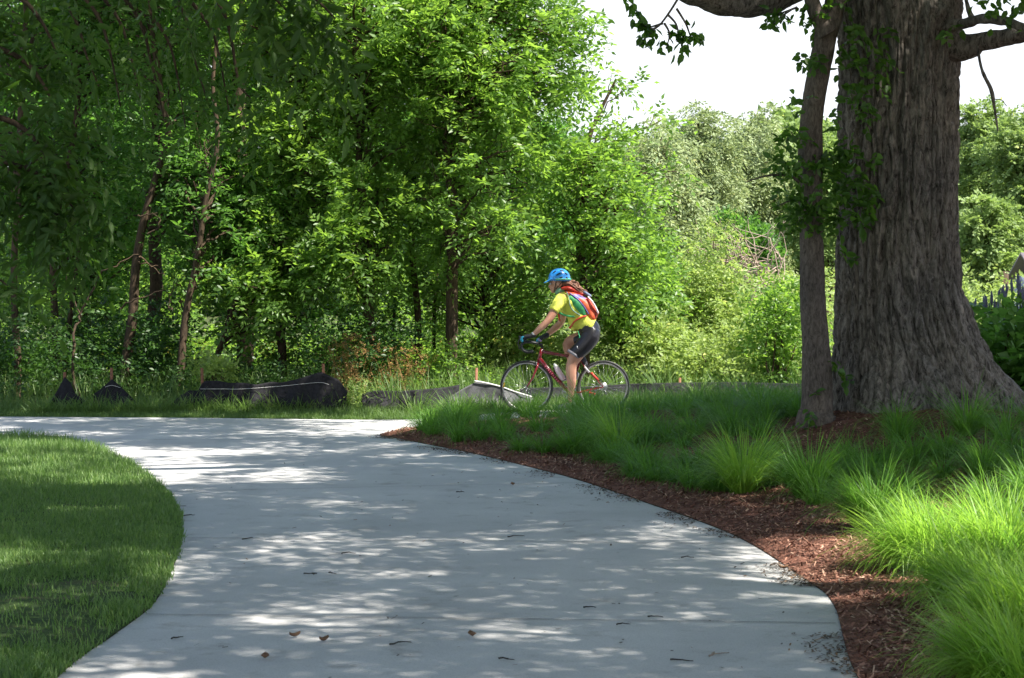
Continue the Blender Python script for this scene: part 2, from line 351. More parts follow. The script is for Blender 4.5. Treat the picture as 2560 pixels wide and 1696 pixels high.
# tooled joints across the slab
jb = MB()
for yl, yr, sl in ((9.35, 9.1, 0), (12.3, 12.0, 0), (15.2, 15.9, 0), (7.0, 6.8, 0)):
    xl = np.interp(yl, LE[::-1][:, 1], LE[::-1][:, 0]) + .02; xr = np.interp(yr, BE[:80, 1], BE[:80, 0]) - .02
    d = np.array([xr - xl, yr - yl]); d /= np.linalg.norm(d); n = np.array([-d[1], d[0]]) * .005
    q = [(xl + n[0], yl + n[1]), (xl - n[0], yl - n[1]), (xr - n[0], yr - n[1]), (xr + n[0], yr + n[1])]
    jb.add([(a, b_, .003) for a, b_ in q], [[0, 1, 2, 3]])
jo = jb.build('path_joints', M['joint'], smooth=False); tag(jo, kind='structure')

# ------------------------------------------------------------------ leaves, blades, branches
def unit(v): return v / (np.linalg.norm(v, axis=-1, keepdims=True) + 1e-9)
def leaf_geo(base, d, nrm, Ln, Wd, fine=False, fold=.25):
    """base (n,3), d direction, nrm rough normal -> verts, faces"""
    n = len(base); d = unit(d); s = unit(np.cross(d, nrm)); u = np.cross(s, d)
    Ln = np.broadcast_to(Ln, n)[:, None]; Wd = np.broadcast_to(Wd, n)[:, None]
    if not fine:
        V = np.stack([base, base + d * Ln * .42 + s * Wd + u * Wd * fold, base + d * Ln, base + d * Ln * .42 - s * Wd + u * Wd * fold], 1)
        i = np.arange(n)[:, None] * 4
        F = np.stack([i + [0, 1, 2], i + [0, 2, 3]], 1).reshape(-1, 3)
        return V.reshape(-1, 3), F, 2
    up = u * Wd * fold
    V = np.stack([base, base + d * Ln * .22 + s * Wd * .8 + up, base + d * Ln * .6 + s * Wd * .85 + up, base + d * Ln - u * Ln * .12,
                  base + d * Ln * .6 - s * Wd * .85 + up, base + d * Ln * .22 - s * Wd * .8 + up], 1)
    i = np.arange(n)[:, None] * 6
    F = np.stack([i + [0, 1, 2, 3], i + [0, 3, 4, 5]], 1).reshape(-1, 4)
    return V.reshape(-1, 3), F, 2
def sprays(org, dirs, length=.35, m=9, leaf=.075, wid=.35, fine=False, rng=RNG, droop=.25, flat=.6):
    """compound leaves / twigs: m leaflets in two rows along each twig"""
    n = len(org); dirs = unit(dirs)
    L = length * rng.uniform(.6, 1.3, n)
    up = np.tile([0, 0, 1.0], (n, 1)) + rng.normal(0, .35, (n, 3))
    side = unit(np.cross(dirs, up)); nrm = np.cross(side, dirs)
    t = (np.arange(m) + 1) / m; sg = np.where(np.arange(m) % 2 == 0, 1, -1.0); sg[-1] = 0
    tt = t[None, :, None]
    base = org[:, None] + dirs[:, None] * (tt * L[:, None, None]) - np.array([0, 0, 1.0]) * (droop * L[:, None, None] * tt ** 2)
    ld = dirs[:, None] * .55 + side[:, None] * sg[None, :, None] + rng.normal(0, .25, (n, m, 3)); ld[..., 2] -= droop * .6
    nn = nrm[:, None] * flat + rng.normal(0, .38, (n, m, 3))
    sz = leaf * rng.uniform(.6, 1.25, (n, m))
    V, F, k = leaf_geo(base.reshape(-1, 3), ld.reshape(-1, 3), nn.reshape(-1, 3), sz.ravel(), sz.ravel() * wid * .5, fine)
    tint = np.repeat(np.clip(np.repeat(rng.uniform(.1, .8, n), m) + rng.normal(0, .15, n * m), 0, 1), k)
    return V, F, tint
def in_ball(n, rng): 
    v = unit(rng.normal(size=(n, 3))); return v * rng.uniform(0, 1, (n, 1)) ** (1 / 2.2)
def foliage(puffs, dens, length=.35, m=9, leaf=.075, wid=.35, rng=RNG, fine=False, droop=.25, squash=.75, flat=.6):
    """puffs (k,4): centre + radius.  dens = sprays per m2 of puff cross section"""
    O, D = [], []
    for (x, y, z, r) in puffs:
        nsub = max(3, int(10 * r * r + 3)); c = in_ball(nsub, rng) * r * np.array([1, 1, squash])
        ns = max(4, int(dens * 3.14 * r * r / nsub))
        for q in c:
            sr = r * rng.uniform(.22, .42)
            o = in_ball(ns, rng) * sr * np.array([1, 1, .6])
            O.append(o + q + [x, y, z]); D.append(unit(q + [0, 0, .1 * r]) * .7 + unit(o) * .5 + rng.normal(0, .35, (ns, 3)) + [0, 0, -.05])
    O = np.vstack(O); D = np.vstack(D)
    return sprays(O, D, length, m, leaf, wid, fine, rng, droop, flat)
def wiggle(p0, p1, n, amp, rng, sag=0):
    t = np.linspace(0, 1, n)[:, None]; p = np.array(p0) * (1 - t) + np.array(p1) * t
    L = np.linalg.norm(np.array(p1) - np.array(p0))
    w = np.cumsum(rng.normal(0, 1, (n, 3)), 0); w -= w[0]; w -= t * w[-1]
    p = p + w * amp * L / max(1, n ** .5) * .5; p[:, 2] += sag * L * np.sin(t[:, 0] * math.pi); return p
def blades(base, L, wid, lean, az, segs=4, curl=1.0, rng=RNG, tintv=None):
    """grass ribbons; lean = start angle from vertical, curl = added angle over the blade"""
    n = len(base); L = np.broadcast_to(L, n).astype(float); lean = np.broadcast_to(lean, n).astype(float); curl = np.broadcast_to(curl, n).astype(float)
    h = np.stack([np.cos(az), np.sin(az), np.zeros(n)], -1); up = np.array([0, 0, 1.0])
    tw = az + math.pi / 2 + rng.normal(0, .5, n); side = np.stack([np.cos(tw), np.sin(tw), np.zeros(n)], -1)
    P = [base]; 
    for k in range(segs):
        th = lean + curl * ((k + .5) / segs) ** 1.3
        P.append(P[-1] + (h * np.sin(th)[:, None] + up * np.cos(th)[:, None]) * (L / segs)[:, None])
    V = []
    wid = np.broadcast_to(wid, n)[:, None]
    for k in range(segs):
        w = wid * (1 - (k / segs) ** 2 * .75) * .5; V += [P[k] - side * w, P[k] + side * w]
    V.append(P[segs]); V = np.stack(V, 1); nv = 2 * segs + 1
    i = np.arange(n)[:, None] * nv
    F4 = np.concatenate([i + [2 * k, 2 * k + 1, 2 * k + 3, 2 * k + 2] for k in range(segs - 1)], 0)
    F3 = i + [2 * segs - 2, 2 * segs - 1, 2 * segs]
    t = np.clip(rng.uniform(.05, .95, n) if tintv is None else tintv, 0, 1)
    return V.reshape(-1, 3), F3, F4, np.concatenate([t, np.tile(t, segs - 1)])
def blade_obj(name, base, L, wid, lean, az, mat, segs=4, curl=1.0, parent=None, at=None, rng=RNG):
    V, F3, F4, t = blades(base, L, wid, lean, az, segs, curl, rng)
    return np_mesh(name, V, [F3, F4], mat, parent, at, t)

def make_tree(name, label, cat, trunk, rads, puffs, leafmat, barkmat, dens=60, length=.35, m=9, leaf=.075, wid=.35, seed=0, group=None,
              limb=.035, fine=False, droop=.25, seg=12, twigs=3, flat=.6, extra_stems=()):
    rng = np.random.default_rng(seed)
    trunk = catmull(trunk, 6); rr = np.interp(np.linspace(0, 1, len(trunk)), np.linspace(0, 1, len(rads)), rads)
    trunk = trunk + np.column_stack([vnoise(trunk * 1.7, seed) * rr * .5, vnoise(trunk * 1.7, seed + 1) * rr * .5, np.zeros(len(trunk))])
    root = thing(name, label, cat, tuple(trunk[0]), group)
    tb = MB(); tb.tube(trunk, rr, seg=seg)
    tb.build('trunk', barkmat, root)
    lb = MB()
    for st, sr in extra_stems: lb.tube(catmull(st, 6), np.linspace(sr[0], sr[1], len(st) * 6 - 5), seg=8)
    puffs = np.array(puffs, float)
    for (x, y, z, r) in puffs:
        zt = z - rng.uniform(.5, 1.4) * max(r, .5); k = np.argmin(abs(trunk[:, 2] - zt) + .4 * np.hypot(trunk[:, 0] - x, trunk[:, 1] - y))
        k = min(k, len(trunk) - 2)
        p = wiggle(trunk[k], (x, y, z), 8, .18, rng, .06); r0 = min(limb, rr[k] * .8) * min(1.3, .5 + .3 * r)
        lb.tube(p, np.linspace(r0, r0 * .3, 8), seg=6)
        for q in range(twigs):
            e = np.array([x, y, z]) + rng.normal(0, .45, 3) * r; lb.tube(wiggle(p[4 + q % 3], e, 5, .25, rng), np.linspace(r0 * .35, r0 * .12, 5), seg=4, cap=False)
    lb.build('branches', barkmat, root)
    V, F, t = foliage(puffs, dens, length, m, leaf, wid, rng, fine, droop, flat=flat)
    np_mesh('crown', V, F, leafmat, root, None, t)
    return root
def fill(ells, n, rmin, rmax, seed):
    """random puffs inside ellipsoids (cx,cy,cz,rx,ry,rz)"""
    rng = np.random.default_rng(seed); out = []; w = np.array([e[3] * e[4] * e[5] for e in ells]); w = w / w.sum()
    for k in range(n):
        e = ells[rng.choice(len(ells), p=w)]; v = unit(rng.normal(size=3)) * rng.uniform(.25, 1) ** .5
        out.append((e[0] + v[0] * e[3], e[1] + v[1] * e[4], e[2] + v[2] * e[5], rng.uniform(rmin, rmax)))
    return out
def E(px0, py0, px1, py1, Y, dy):        # crown ellipsoid from its extent in the photo at depth Y
    a = W(px0, py1, Y); b = W(px1, py0, Y); c = (a + b) / 2
    return (c[0], Y, c[2], abs(b[0] - a[0]) / 2, dy, abs(b[2] - a[2]) / 2)


# ================================================================== OAK
def oak():
    YB = 17.5; s = F_PX / YB
    root = thing('oak_tree', 'huge old oak with deeply furrowed grey bark and a flared base', 'tree', (3.9, YB, float(gz(3.9, YB))))
    # (photo row, left px, right px)
    prof = [(1085, 2035, 2680), (1055, 2045, 2640), (1030, 2052, 2600), (1000, 2062, 2572), (982, 2070, 2556), (930, 2078, 2510), (880, 2082, 2478), (839, 2082, 2452), (780, 2084, 2430), (729, 2086, 2414), (635, 2089, 2399),
            (560, 2088, 2395), (500, 2088, 2394), (350, 2091, 2396), (224, 2096, 2397), (143, 2098, 2398), (80, 2094, 2400), (0, 2085, 2405), (-90, 2070, 2420), (-220, 2040, 2450), (-380, 2060, 2420)]
    zs = np.array([CAMH - (p[0] - HOR) / s for p in prof]); cx = np.array([((p[1] + p[2]) / 2 - 1280) / s for p in prof]); rr = np.array([(p[2] - p[1]) / 2 / s for p in prof])
    nz, na = 620, 420
    z = np.linspace(zs[0], zs[-1], nz); c = np.interp(z, zs, cx); r = np.interp(z, zs, rr)
    k = np.ones(15) / 15; cp = np.pad(c, 7, 'edge'); rp = np.pad(r, 7, 'edge'); c = np.convolve(cp, k, 'valid'); r = np.convolve(rp, k, 'valid')
    a = np.linspace(0, 2 * math.pi, na, endpoint=False); A, Z = np.meshgrid(a, z); Cc = c[:, None]; R = r[:, None]
    zb = zs[0]
    flare = np.exp(-(Z - zb) / .55)
    # root lobes at the foot
    lob = flare * (.055 * np.sin(5 * A + .6) + .04 * np.sin(9 * A + 2.0 + Z)) * 1.0
    big = .035 * vnoise(np.stack([np.cos(A) * 1.2, np.sin(A) * 1.2, Z * .5], -1), 21)
    # furrows: long vertical plates, wandering and joining
    wx = .10 * vnoise(np.stack([np.cos(A) * 2.2, np.sin(A) * 2.2, Z * .8], -1), 22) + .08 * vnoise(np.stack([np.cos(A) * 7, np.sin(A) * 7, Z * 3.2], -1), 23)
    q = .6
    def fur(fr, fz, sd): return vnoise(np.stack([np.cos(A + wx * .55) * fr, np.sin(A + wx * .55) * fr, Z * fz], -1), sd)
    f1 = 1 - np.abs(fur(9.5, 1.5, 31)) * 2.0; f2 = 1 - np.abs(fur(19, 4.0, 32)) * 2; f3 = fur(30, 9, 33); f4 = fur(60, 40, 36)
    f5 = 1 - np.abs(fur(8.0, 9.0, 38)) * 2
    disp = -.058 * np.clip(f1, 0, 1) ** 2.4 - .030 * np.clip(f2, 0, 1) ** 2.0 - .014 * np.clip(f5, 0, 1) ** 3 + .010 * f3 + .006 * f4
    # shallow hollows at ground level
    hol = -.16 * np.exp(-((A - 4.55) / .12) ** 2 - ((Z - zb - .12) / .12) ** 2) - .2 * np.exp(-((A - 5.05) / .16) ** 2 - ((Z - zb - .16) / .14) ** 2)
    # burl high on the trunk, facing the path
    zk = CAMH - (52 - HOR) / s; ak = -math.pi / 2 + math.asin(min(.9, (W(2312, 0, YB)[0] - np.interp(zk, z, c)) / np.interp(zk, z, r)))
    dA = (A - (ak % (2 * math.pi))) * .58; burl = .10 * np.exp(-(dA ** 2 + (Z - zk) ** 2) / .16 ** 2) + .05 * np.exp(-(dA ** 2 + (Z - zk) ** 2) / .075 ** 2)
    rad_ = R * (1 + lob + big) + disp + hol + burl
    V = np.stack([Cc + np.cos(A) * rad_, YB + np.sin(A) * rad_ * .95, Z], -1).reshape(-1, 3)
    i = np.arange(nz - 1)[:, None] * na; j = np.arange(na)[None, :]; k2 = (j + 1) % na
    F = np.stack([i + j, i + k2, i + na + k2, i + na + j], -1).reshape(-1, 4)
    np_mesh('trunk', V, F, M['bark_oak'], root, None, smooth=True)
    # limbs
    def limb(pts, rs, nm='limb', seg=40, n=14, amp=.05, mat='bark_oak'):
        P = catmull(pts, n); r_ = np.interp(np.linspace(0, 1, len(P)), np.linspace(0, 1, len(rs)), rs)
        P = P + np.column_stack([vnoise(P * 2.2, 41), vnoise(P * 2.2, 42), vnoise(P * 2.2, 43)]) * amp * r_[:, None] * 3
        m = MB(); m.tube(P, r_, seg=seg)
        Vv = m.V[0]; cen = np.repeat(P, seg, 0); dv = Vv - cen; nn = unit(dv)
        m.V[0] = Vv + nn * ((vnoise(Vv * [9, 9, 9], 44) * .012 + vnoise(np.stack([Vv[:, 0] * 6, Vv[:, 1] * 28, Vv[:, 2] * 28], -1), 45) * .012) * np.minimum(1, np.linalg.norm(dv, axis=1) / .08))[:, None]
        return m.build(nm, M[mat], root)
    T = lambda px, py, Y: tuple(W(px, py, Y))
    limb([T(2200, -230, 17.5), T(2080, -110, 17.3), T(1960, -35, 17.0), T(1850, -5, 16.8), T(1750, -28, 16.6), T(1640, -75, 16.4), T(1500, -190, 16.0), T(1350, -420, 15.5), T(1200, -800, 15)], [.30, .24, .2, .175, .165, .16, .14, .11, .05])
    limb([T(2330, 90, 17.3), T(2400, 122, 17.2), T(2450, 108, 17.1), T(2520, 92, 17.0), T(2620, 60, 16.8), T(2800, -60, 16.5), T(3000, -300, 16)], [.22, .125, .085, .08, .075, .06, .03])
    limb([T(2330, 70, 17.2), T(2390, 66, 17.0), T(2450, 50, 16.8), T(2520, 58, 16.6), T(2570, 78, 16.5), T(2700, 100, 16.2)], [.12, .05, .042, .04, .04, .03], n=10)
    limb([T(2405, -40, 17.1), T(2412, 10, 17.0), T(2424, 48, 16.9)], [.018, .02, .03], seg=12)
    limb([T(2440, 118, 17.0), T(2452, 175, 16.9), T(2474, 225, 16.9), T(2482, 270, 16.9), T(2492, 330, 16.9)], [.016, .014, .02, .014, .006], 'hanging_twig', seg=10, amp=.2)
    limb([T(2482, 250, 16.9), T(2500, 252, 16.9), T(2514, 268, 16.9)], [.005, .004, .003], 'hanging_twig', seg=6)
    # fine twigs with lobed leaves hanging left of the limb
    rng = np.random.default_rng(5)
    tips = []
    for p in ([(1700, -10), (1668, 40), (1640, 70), (1612, 62), (1590, 20), (1570, -20)], [(1668, 40), (1690, 60), (1700, 90), (1712, 125)], [(1690, 25), (1715, 60), (1730, 90), (1745, 80)],
              [(1640, 70), (1625, 85), (1608, 100)], [(1660, 62), (1675, 85), (1668, 118)], [(1975, 28), (1950, 45), (1932, 62)], [(1990, 22), (1960, 30), (1940, 32)], [(1655, 62), (1630, 66), (1609, 68)]):
        P = np.array([W(a, b_, 16.5) for a, b_ in p]); P[:, 1] += np.linspace(0, .2, len(P)); P = catmull(P, 4); tw = MB(); tw.tube(P, np.linspace(.012, .004, len(P)), seg=5); tw.build('twig', M['bark_oak'], root); tips += list(P[len(P) // 2:])
    tips = np.array(tips); tips = tips[tips[:, 0] < 2.6]
    O = np.repeat(tips, 3, 0) + rng.normal(0, .035, (len(tips) * 3, 3)); D = rng.normal(0, .6, (len(O), 3)) + [0, 0, -.5]
    V1, F1, t1 = leaf_geo(O, D, rng.normal(0, 1, (len(O), 3)) + [0, -.8, .6], rng.uniform(.07, .12, len(O)), rng.uniform(.022, .034, len(O)), True), 0, 0
    V1, F1, k = V1
    np_mesh('twig_leaves', V1, F1, M['leaf_oak'], root, None, np.repeat(rng.uniform(0, 1, len(O)), k))
    # right-hand leaf tufts
    P = np.vstack([W(a, b_, 16.5) + rng.normal(0, .08, (14, 3)) for a, b_ in ((2540, 15), (2552, 40), (2465, 5), (2500, 10), (2560, -20))])
    V1, F1, k = leaf_geo(P, rng.normal(0, .6, P.shape) + [0, 0, -.3], rng.normal(0, 1, P.shape) + [0, -.5, .8], .09, .028, True)
    np_mesh('twig_leaves', V1, F1, M['leaf_oak'], root, None, np.repeat(rng.uniform(0, 1, len(P)), k))
    # small leafy shoots growing out of the bark
    rng = np.random.default_rng(15); O = []; D = []
    for px, py, n, sp in ((2110, 40, 7, .16), (2100, 110, 7, .16), (2120, 170, 8, .15), (2150, 110, 6, .12), (2185, 140, 5, .11), (2125, 235, 6, .10), (2140, 260, 5, .1), (2105, 345, 6, .12), (2125, 385, 9, .13), (2090, 420, 9, .13),
                          (2130, 470, 9, .14), (2105, 490, 9, .13), (2150, 500, 7, .09), (2160, 525, 5, .06), (2118, 652, 2, .03), (2085, 925, 5, .07), (2060, 450, 8, .13), (2360, 85, 3, .04), (2070, 545, 5, .1)):
        p = W(px, py, 16.83); q = p + [.05, .16, -.12]
        sb = MB(); sb.tube([q, (p + q) / 2 + [0, 0, .02], p], .005, seg=5); sb.build('shoot', M['bark_slim'], root)
        O.append(p + rng.normal(0, sp, (n, 3)) * [1, .5, 1]); dd = rng.normal(0, .8, (n, 3)) + [.1, -.5, -.35]; D.append(dd)
    O = np.vstack(O); D = np.vstack(D)
    V1, F1, t1 = sprays(O, D, .16, 6, .088, .62, True, rng, .4)
    np_mesh('shoot_leaves', V1, F1, M['leaf_oak'], root, None, t1)
    return root
OAK = oak()

# ------------------------------------------------------------------ unseen crowns, leaves placed to cast the wanted dappled shade on the path
def shade_map(x, y):  # wanted shade on the ground, thinned where sun should fall
    d = np.ones_like(x)
    d *= 1 - .98 * sstep(1.85, 2.05, x) * (1 - sstep(3.6, 4.4, x)) * sstep(5.6, 6.2, y) * (1 - sstep(12.8, 13.6, y))       # bright sedge in front
    d *= 1 - .98 * sstep(1.0, 1.35, x) * (1 - sstep(2.2, 2.6, x)) * sstep(9.5, 9.9, y) * (1 - sstep(12.0, 12.5, y))
    d *= 1 - .8 * sstep(-3.0, -2.4, x) * (1 - sstep(-.9, -.5, x)) * sstep(21.0, 21.8, y)
    d *= 1 - .6 * np.exp(-(((x + 2.5) / .4) ** 2 + ((y - 9.2) / .5) ** 2))
    d *= 1 - .93 * (1 - sstep(-2.9, -2.4, x)) * sstep(15.0, 15.7, y) * (1 - sstep(19.5, 20.1, y))
    d *= 1 - .1 * np.exp(-(((x + .95) / .45) ** 2 + ((y - 9.1) / .6) ** 2))
    d *= 1 - .45 * sstep(17.0, 19, y) * (1 - sstep(0, 1.5, x))
    d *= 1 - .9 * sstep(23.6, 24.4, y)
    d *= 1 - .75 * np.exp(-(((x - .9) / .9) ** 2 + ((y - 23.6) / .8) ** 2))
    for hx, hy, hr in ((1.55, 14.1, .38), (.95, 18.1, .42), (2.15, 14.3, .35), (2.6, 13.6, .3), (3.6, 14.6, .35)): d *= 1 - .9 * np.exp(-(((x - hx) / hr) ** 2 + ((y - hy) / hr) ** 2))
    d *= 1 - .7 * np.exp(-(((x - 4.4) / .6) ** 2 + ((y - 15.6) / .45) ** 2))
    return np.clip(d, 0, 1)
def canopy(x0, x1, y0, y1, z0, hlo, hhi, nclump, ns, leaf, seed, dens=None, rc=.38, noise_cut=-.28):  # leaf clumps set sunward of the ground they have to shade
    rng = np.random.default_rng(seed); n = nclump
    x = rng.uniform(x0, x1, n * 3); y = rng.uniform(y0, y1, n * 3)
    nn = .38 * vnoise(np.stack([x * .9, y * .55, x * 0], -1), seed) + .55 * vnoise(np.stack([x * 2.3, y * 1.4, x * 0], -1), seed + 1) + .7 * vnoise(np.stack([x * 4.5, y * 2.6, x * 0], -1), seed + 2)
    w = (dens(x, y) if dens else 1.0) * sstep(noise_cut - .5, noise_cut + .25, nn)
    k = rng.uniform(0, 1, n * 3) < w; x = x[k][:n]; y = y[k][:n]
    h = rng.uniform(hlo, hhi, len(x)); P = np.column_stack([x, y, np.full(len(x), z0)]) + SUN[None] * ((h - z0) / SUN[2])[:, None]
    O = np.repeat(P, ns, 0) + in_ball(len(P) * ns, rng) * rc * np.array([1, 1, .5]); D = rng.normal(0, 1, O.shape) * [1, 1, .35]
    V, F, t = sprays(O, D, .3, 7, leaf, .5, False, rng, .2, .8)
    return P, V, F, t
def high_branches(root, P, hub, n, seed, r=.09):
    rng = np.random.default_rng(seed); b = MB()
    for p in P[rng.choice(len(P), n)]:
        b.tube(wiggle(hub, p, 9, .15, rng, .08), np.linspace(r, r * .2, 9), seg=6)
    b.build('upper_branches', M['bark_oak'], root)
ohub = (3.5, 17.5, 6.2)
P, V, F, t = canopy(-9.5, 9, 13, 24.6, 0, 7.0, 10.5, 7200, 7, .12, 51, shade_map, .30)
np_mesh('crown', V, F, M['leaf_oak'], OAK, None, t); high_branches(OAK, P, ohub, 14, 1, .07)
st = thing('maple_tree', 'unseen tree right of the camera, added to shade the near path', 'tree', (7.6, 6.5, 0))  # off-frame tree, put in for the shade of its crown
m = MB(); m.tube(catmull([(7.6, 6.5, -.1), (7.5, 6.6, 2), (7.3, 6.8, 4.5), (7.0, 7.2, 7.5), (6.6, 7.5, 9.5)], 5), np.linspace(.36, .16, 21), seg=16); m.build('trunk', M['bark_oak'], st)
P, V, F, t = canopy(-7, 6, 2, 13.2, 0, 6.5, 9.5, 5600, 7, .105, 61, shade_map, .26)
np_mesh('crown', V, F, M['leaf_oak'], st, None, t); high_branches(st, P, (7.1, 7, 6.5), 12, 2, .06)

# ------------------------------------------------------------------ slender trunk beside the oak
def slender():
    Y = 16.9; rows = [(1050, 2042, 44), (1027, 2043, 40), (960, 2044, 38), (800, 2036, 33), (650, 2030, 31.5), (500, 2026, 30.5), (400, 2024, 30), (300, 2027, 29.5), (216, 2037, 28.5), (135, 2053, 29), (90, 2062, 29), (40, 2078, 27), (0, 2086, 26), (-80, 2094, 24), (-250, 2090, 20), (-500, 2060, 14)]
    P = np.array([W(c, r, Y) for r, c, w in rows]); R = np.array([w / (F_PX / Y) for r, c, w in rows])
    P = np.vstack([P[:1] + [0, 0, -.45], P]); R = np.concatenate([[R[0] * 1.25], R]); R[1] *= 1.1; Pc = catmull(P, 12); Rc = np.interp(np.linspace(0, 1, len(Pc)), np.linspace(0, 1, len(R)), R)
    root = thing('slender_tree', 'slender straight trunk close beside the left flank of the huge oak', 'tree', tuple(P[2]))
    m = MB(); m.tube(Pc, Rc, seg=44); V0 = m.V[0]; cen = np.repeat(Pc, 44, 0); dv = unit(V0 - cen)
    m.V[0] = V0 + dv * (vnoise(V0 * [22, 22, 5], 3) * .006 + vnoise(V0 * [5, 5, 2.5], 4) * .012 + vnoise(V0 * [50, 50, 25], 5) * .003)[:, None]
    m.build('trunk', M['bark_slim'], root)
    Yb = 16.7
    def br(pts, r0, r1): b = MB(); p = catmull([W(a, c, Yb + k * .0) for k, (a, c) in enumerate(pts)], 6); b.tube(p, np.linspace(r0, r1, len(p)), seg=10); b.build('branch', M['bark_slim'], root)
    br([(2066, 90), (2045, 50), (2028, 10), (2015, -60), (1990, -200)], .085, .05)
    br([(2000, 458), (1975, 442), (1945, 438), (1905, 443), (1862, 457)], .017, .005)
    br([(2005, 500), (1975, 503), (1925, 522)], .009, .004)
    br([(2000, 350), (1985, 345), (1975, 330)], .008, .004)
    rng = np.random.default_rng(9); O = []
    for px, py, n, sp in ((1985, 320, 6, .07), (1975, 350, 6, .05), (1960, 400, 11, .06), (1985, 390, 8, .06), (1972, 425, 8, .05), (1965, 490, 8, .07), (1985, 510, 9, .08), (2020, 490, 8, .07), (2015, 520, 9, .08), (2030, 545, 6, .06), (1965, 540, 6, .05),
                          (2070, 400, 7, .07), (2065, 480, 6, .07), (2050, 530, 5, .06), (2010, 310, 2, .05), (1998, 160, 2, .03), (2015, 148, 2, .04), (1975, 155, 1, .02), (2070, 260, 3, .04), (2000, 130, 2, .03), (1990, 240, 2, .04), (1985, 260, 1, .03), (2060, 40, 4, .05), (2030, 30, 5, .07), (2000, 35, 3, .06),
                          (2020, 1045, 4, .05), (2045, 1010, 2, .05)):
        O.append(W(px, py, Yb - .05) + rng.normal(0, sp, (n, 3)))
    O = np.vstack(O); V1, F1, t1 = sprays(O, rng.normal(0, .8, O.shape) + [.15, -.2, -.3], .10, 4, .080, .66, True, rng, .4)
    np_mesh('shoot_leaves', V1, F1, M['leaf_oak'], root, None, t1)
slender()

# ------------------------------------------------------------------ sunlit trees in the middle
def T(px, py, Y): return tuple(W(px, py, Y))
def base(px, Y): x = (px - 1280) / F_PX * Y; return (x, Y, float(gz(x, Y)) - .05)
GC = 'young trees crowded behind the silt fence'
def stem(Y, rows): return [base(rows[0][0], Y)] + [T(a, b_, Y) for a, b_ in rows[1:]]
# A: straightest dark trunk
pA = fill([E(930, -160, 1470, 330, 27.6, 1.5), E(1000, 150, 1360, 700, 27.3, 1.3), E(1130, -160, 1400, 160, 27.6, 1.0)], 150, .30, .58, 101) + [(*T(1440, 90, 27.4), .3), (*T(1400, 130, 27.3), .3), (*T(1320, 190, 27.4), .35)]
make_tree('ash_tree', 'tall leafy tree with the straightest dark trunk, left of the cyclist', 'tree', stem(27.2, [(1124, 0), (1128, 800), (1130, 560), (1118, 300), (1122, 150), (1108, 40), (1085, -150), (1060, -500)]), [.095, .085, .075, .065, .05, .03],
          pA, M['leaf_ash'], M['bark_wood'], dens=44, leaf=.115, wid=.42, seed=1, group=GC)
pB = fill([E(720, -160, 1120, 330, 28.2, 1.5), E(760, 200, 1060, 760, 27.6, 1.2)], 95, .32, .62, 102)
make_tree('ash_tree', 'leafy tree with a leaning reddish trunk behind the dry weeds', 'tree', stem(27.8, [(938, 0), (932, 860), (918, 720), (925, 620), (905, 480), (898, 300), (890, 120), (930, -100), (930, -500)]), [.085, .08, .07, .06, .05, .03],
          pB, M['leaf_ash'], M['bark_wood'], dens=44, leaf=.115, wid=.42, seed=2, group=GC)
pC = fill([E(560, -140, 900, 260, 28.6, 1.4), E(600, 230, 900, 620, 28.0, 1.2), E(560, 480, 820, 820, 27.6, 1.0)], 95, .32, .6, 103)
make_tree('ash_tree', 'bushy tree with feathery bright leaves hanging low above the long black fence', 'tree', stem(28.4, [(700, 0), (705, 850), (690, 700), (720, 500), (735, 300), (760, 0), (760, -400)]), [.07, .065, .055, .045, .03],
          pC, M['leaf_ash'], M['bark_wood'], dens=44, leaf=.115, wid=.42, seed=3, group=GC)
pD = fill([E(1370, 320, 1600, 580, 28.3, 1.2), E(1390, 470, 1660, 780, 28.0, 1.2), E(1500, 260, 1575, 340, 28.3, .4)], 85, .22, .42, 104) + [(*T(1530, 185, 28.3), .2), (*T(1585, 215, 28.3), .18), (*T(1655, 300, 28.2), .2), (*T(1690, 430, 28.2), .2)]
make_tree('maple_tree', 'round leafy tree directly behind the cyclist and the white sky gap', 'tree', stem(28.3, [(1455, 0), (1460, 800), (1452, 620), (1465, 420), (1480, 330), (1540, 200)]), [.075, .07, .055, .04, .015],
          pD, M['leaf_ash'], M['bark_wood'], dens=54, leaf=.10, wid=.5, m=7, seed=4, group=GC)
pE = fill([E(1000, 480, 1330, 820, 29.3, 1.0), E(1130, 620, 1420, 880, 28.5, .8)], 60, .26, .5, 105)
make_tree('maple_tree', 'thin stemmed low tree between the straight dark trunk and the cyclist', 'tree', stem(28.9, [(1235, 0), (1225, 850), (1210, 720), (1235, 600), (1215, 450)]), [.045, .04, .03, .02],
          pE, M['leaf_ash'], M['bark_wood'], dens=48, leaf=.095, wid=.5, m=7, seed=5, group=GC, extra_stems=[([base(1040, 28.6), T(1045, 800, 28.6), T(1030, 600, 28.6), T(1050, 380, 28.6), T(1060, 100, 28.6)], (.06, .03)), ([base(1090, 29.5), T(1085, 800, 29.5), T(1100, 600, 29.5)], (.035, .02)), ([base(990, 29.3), T(985, 800, 29.3), T(1000, 600, 29.3)], (.035, .02))])
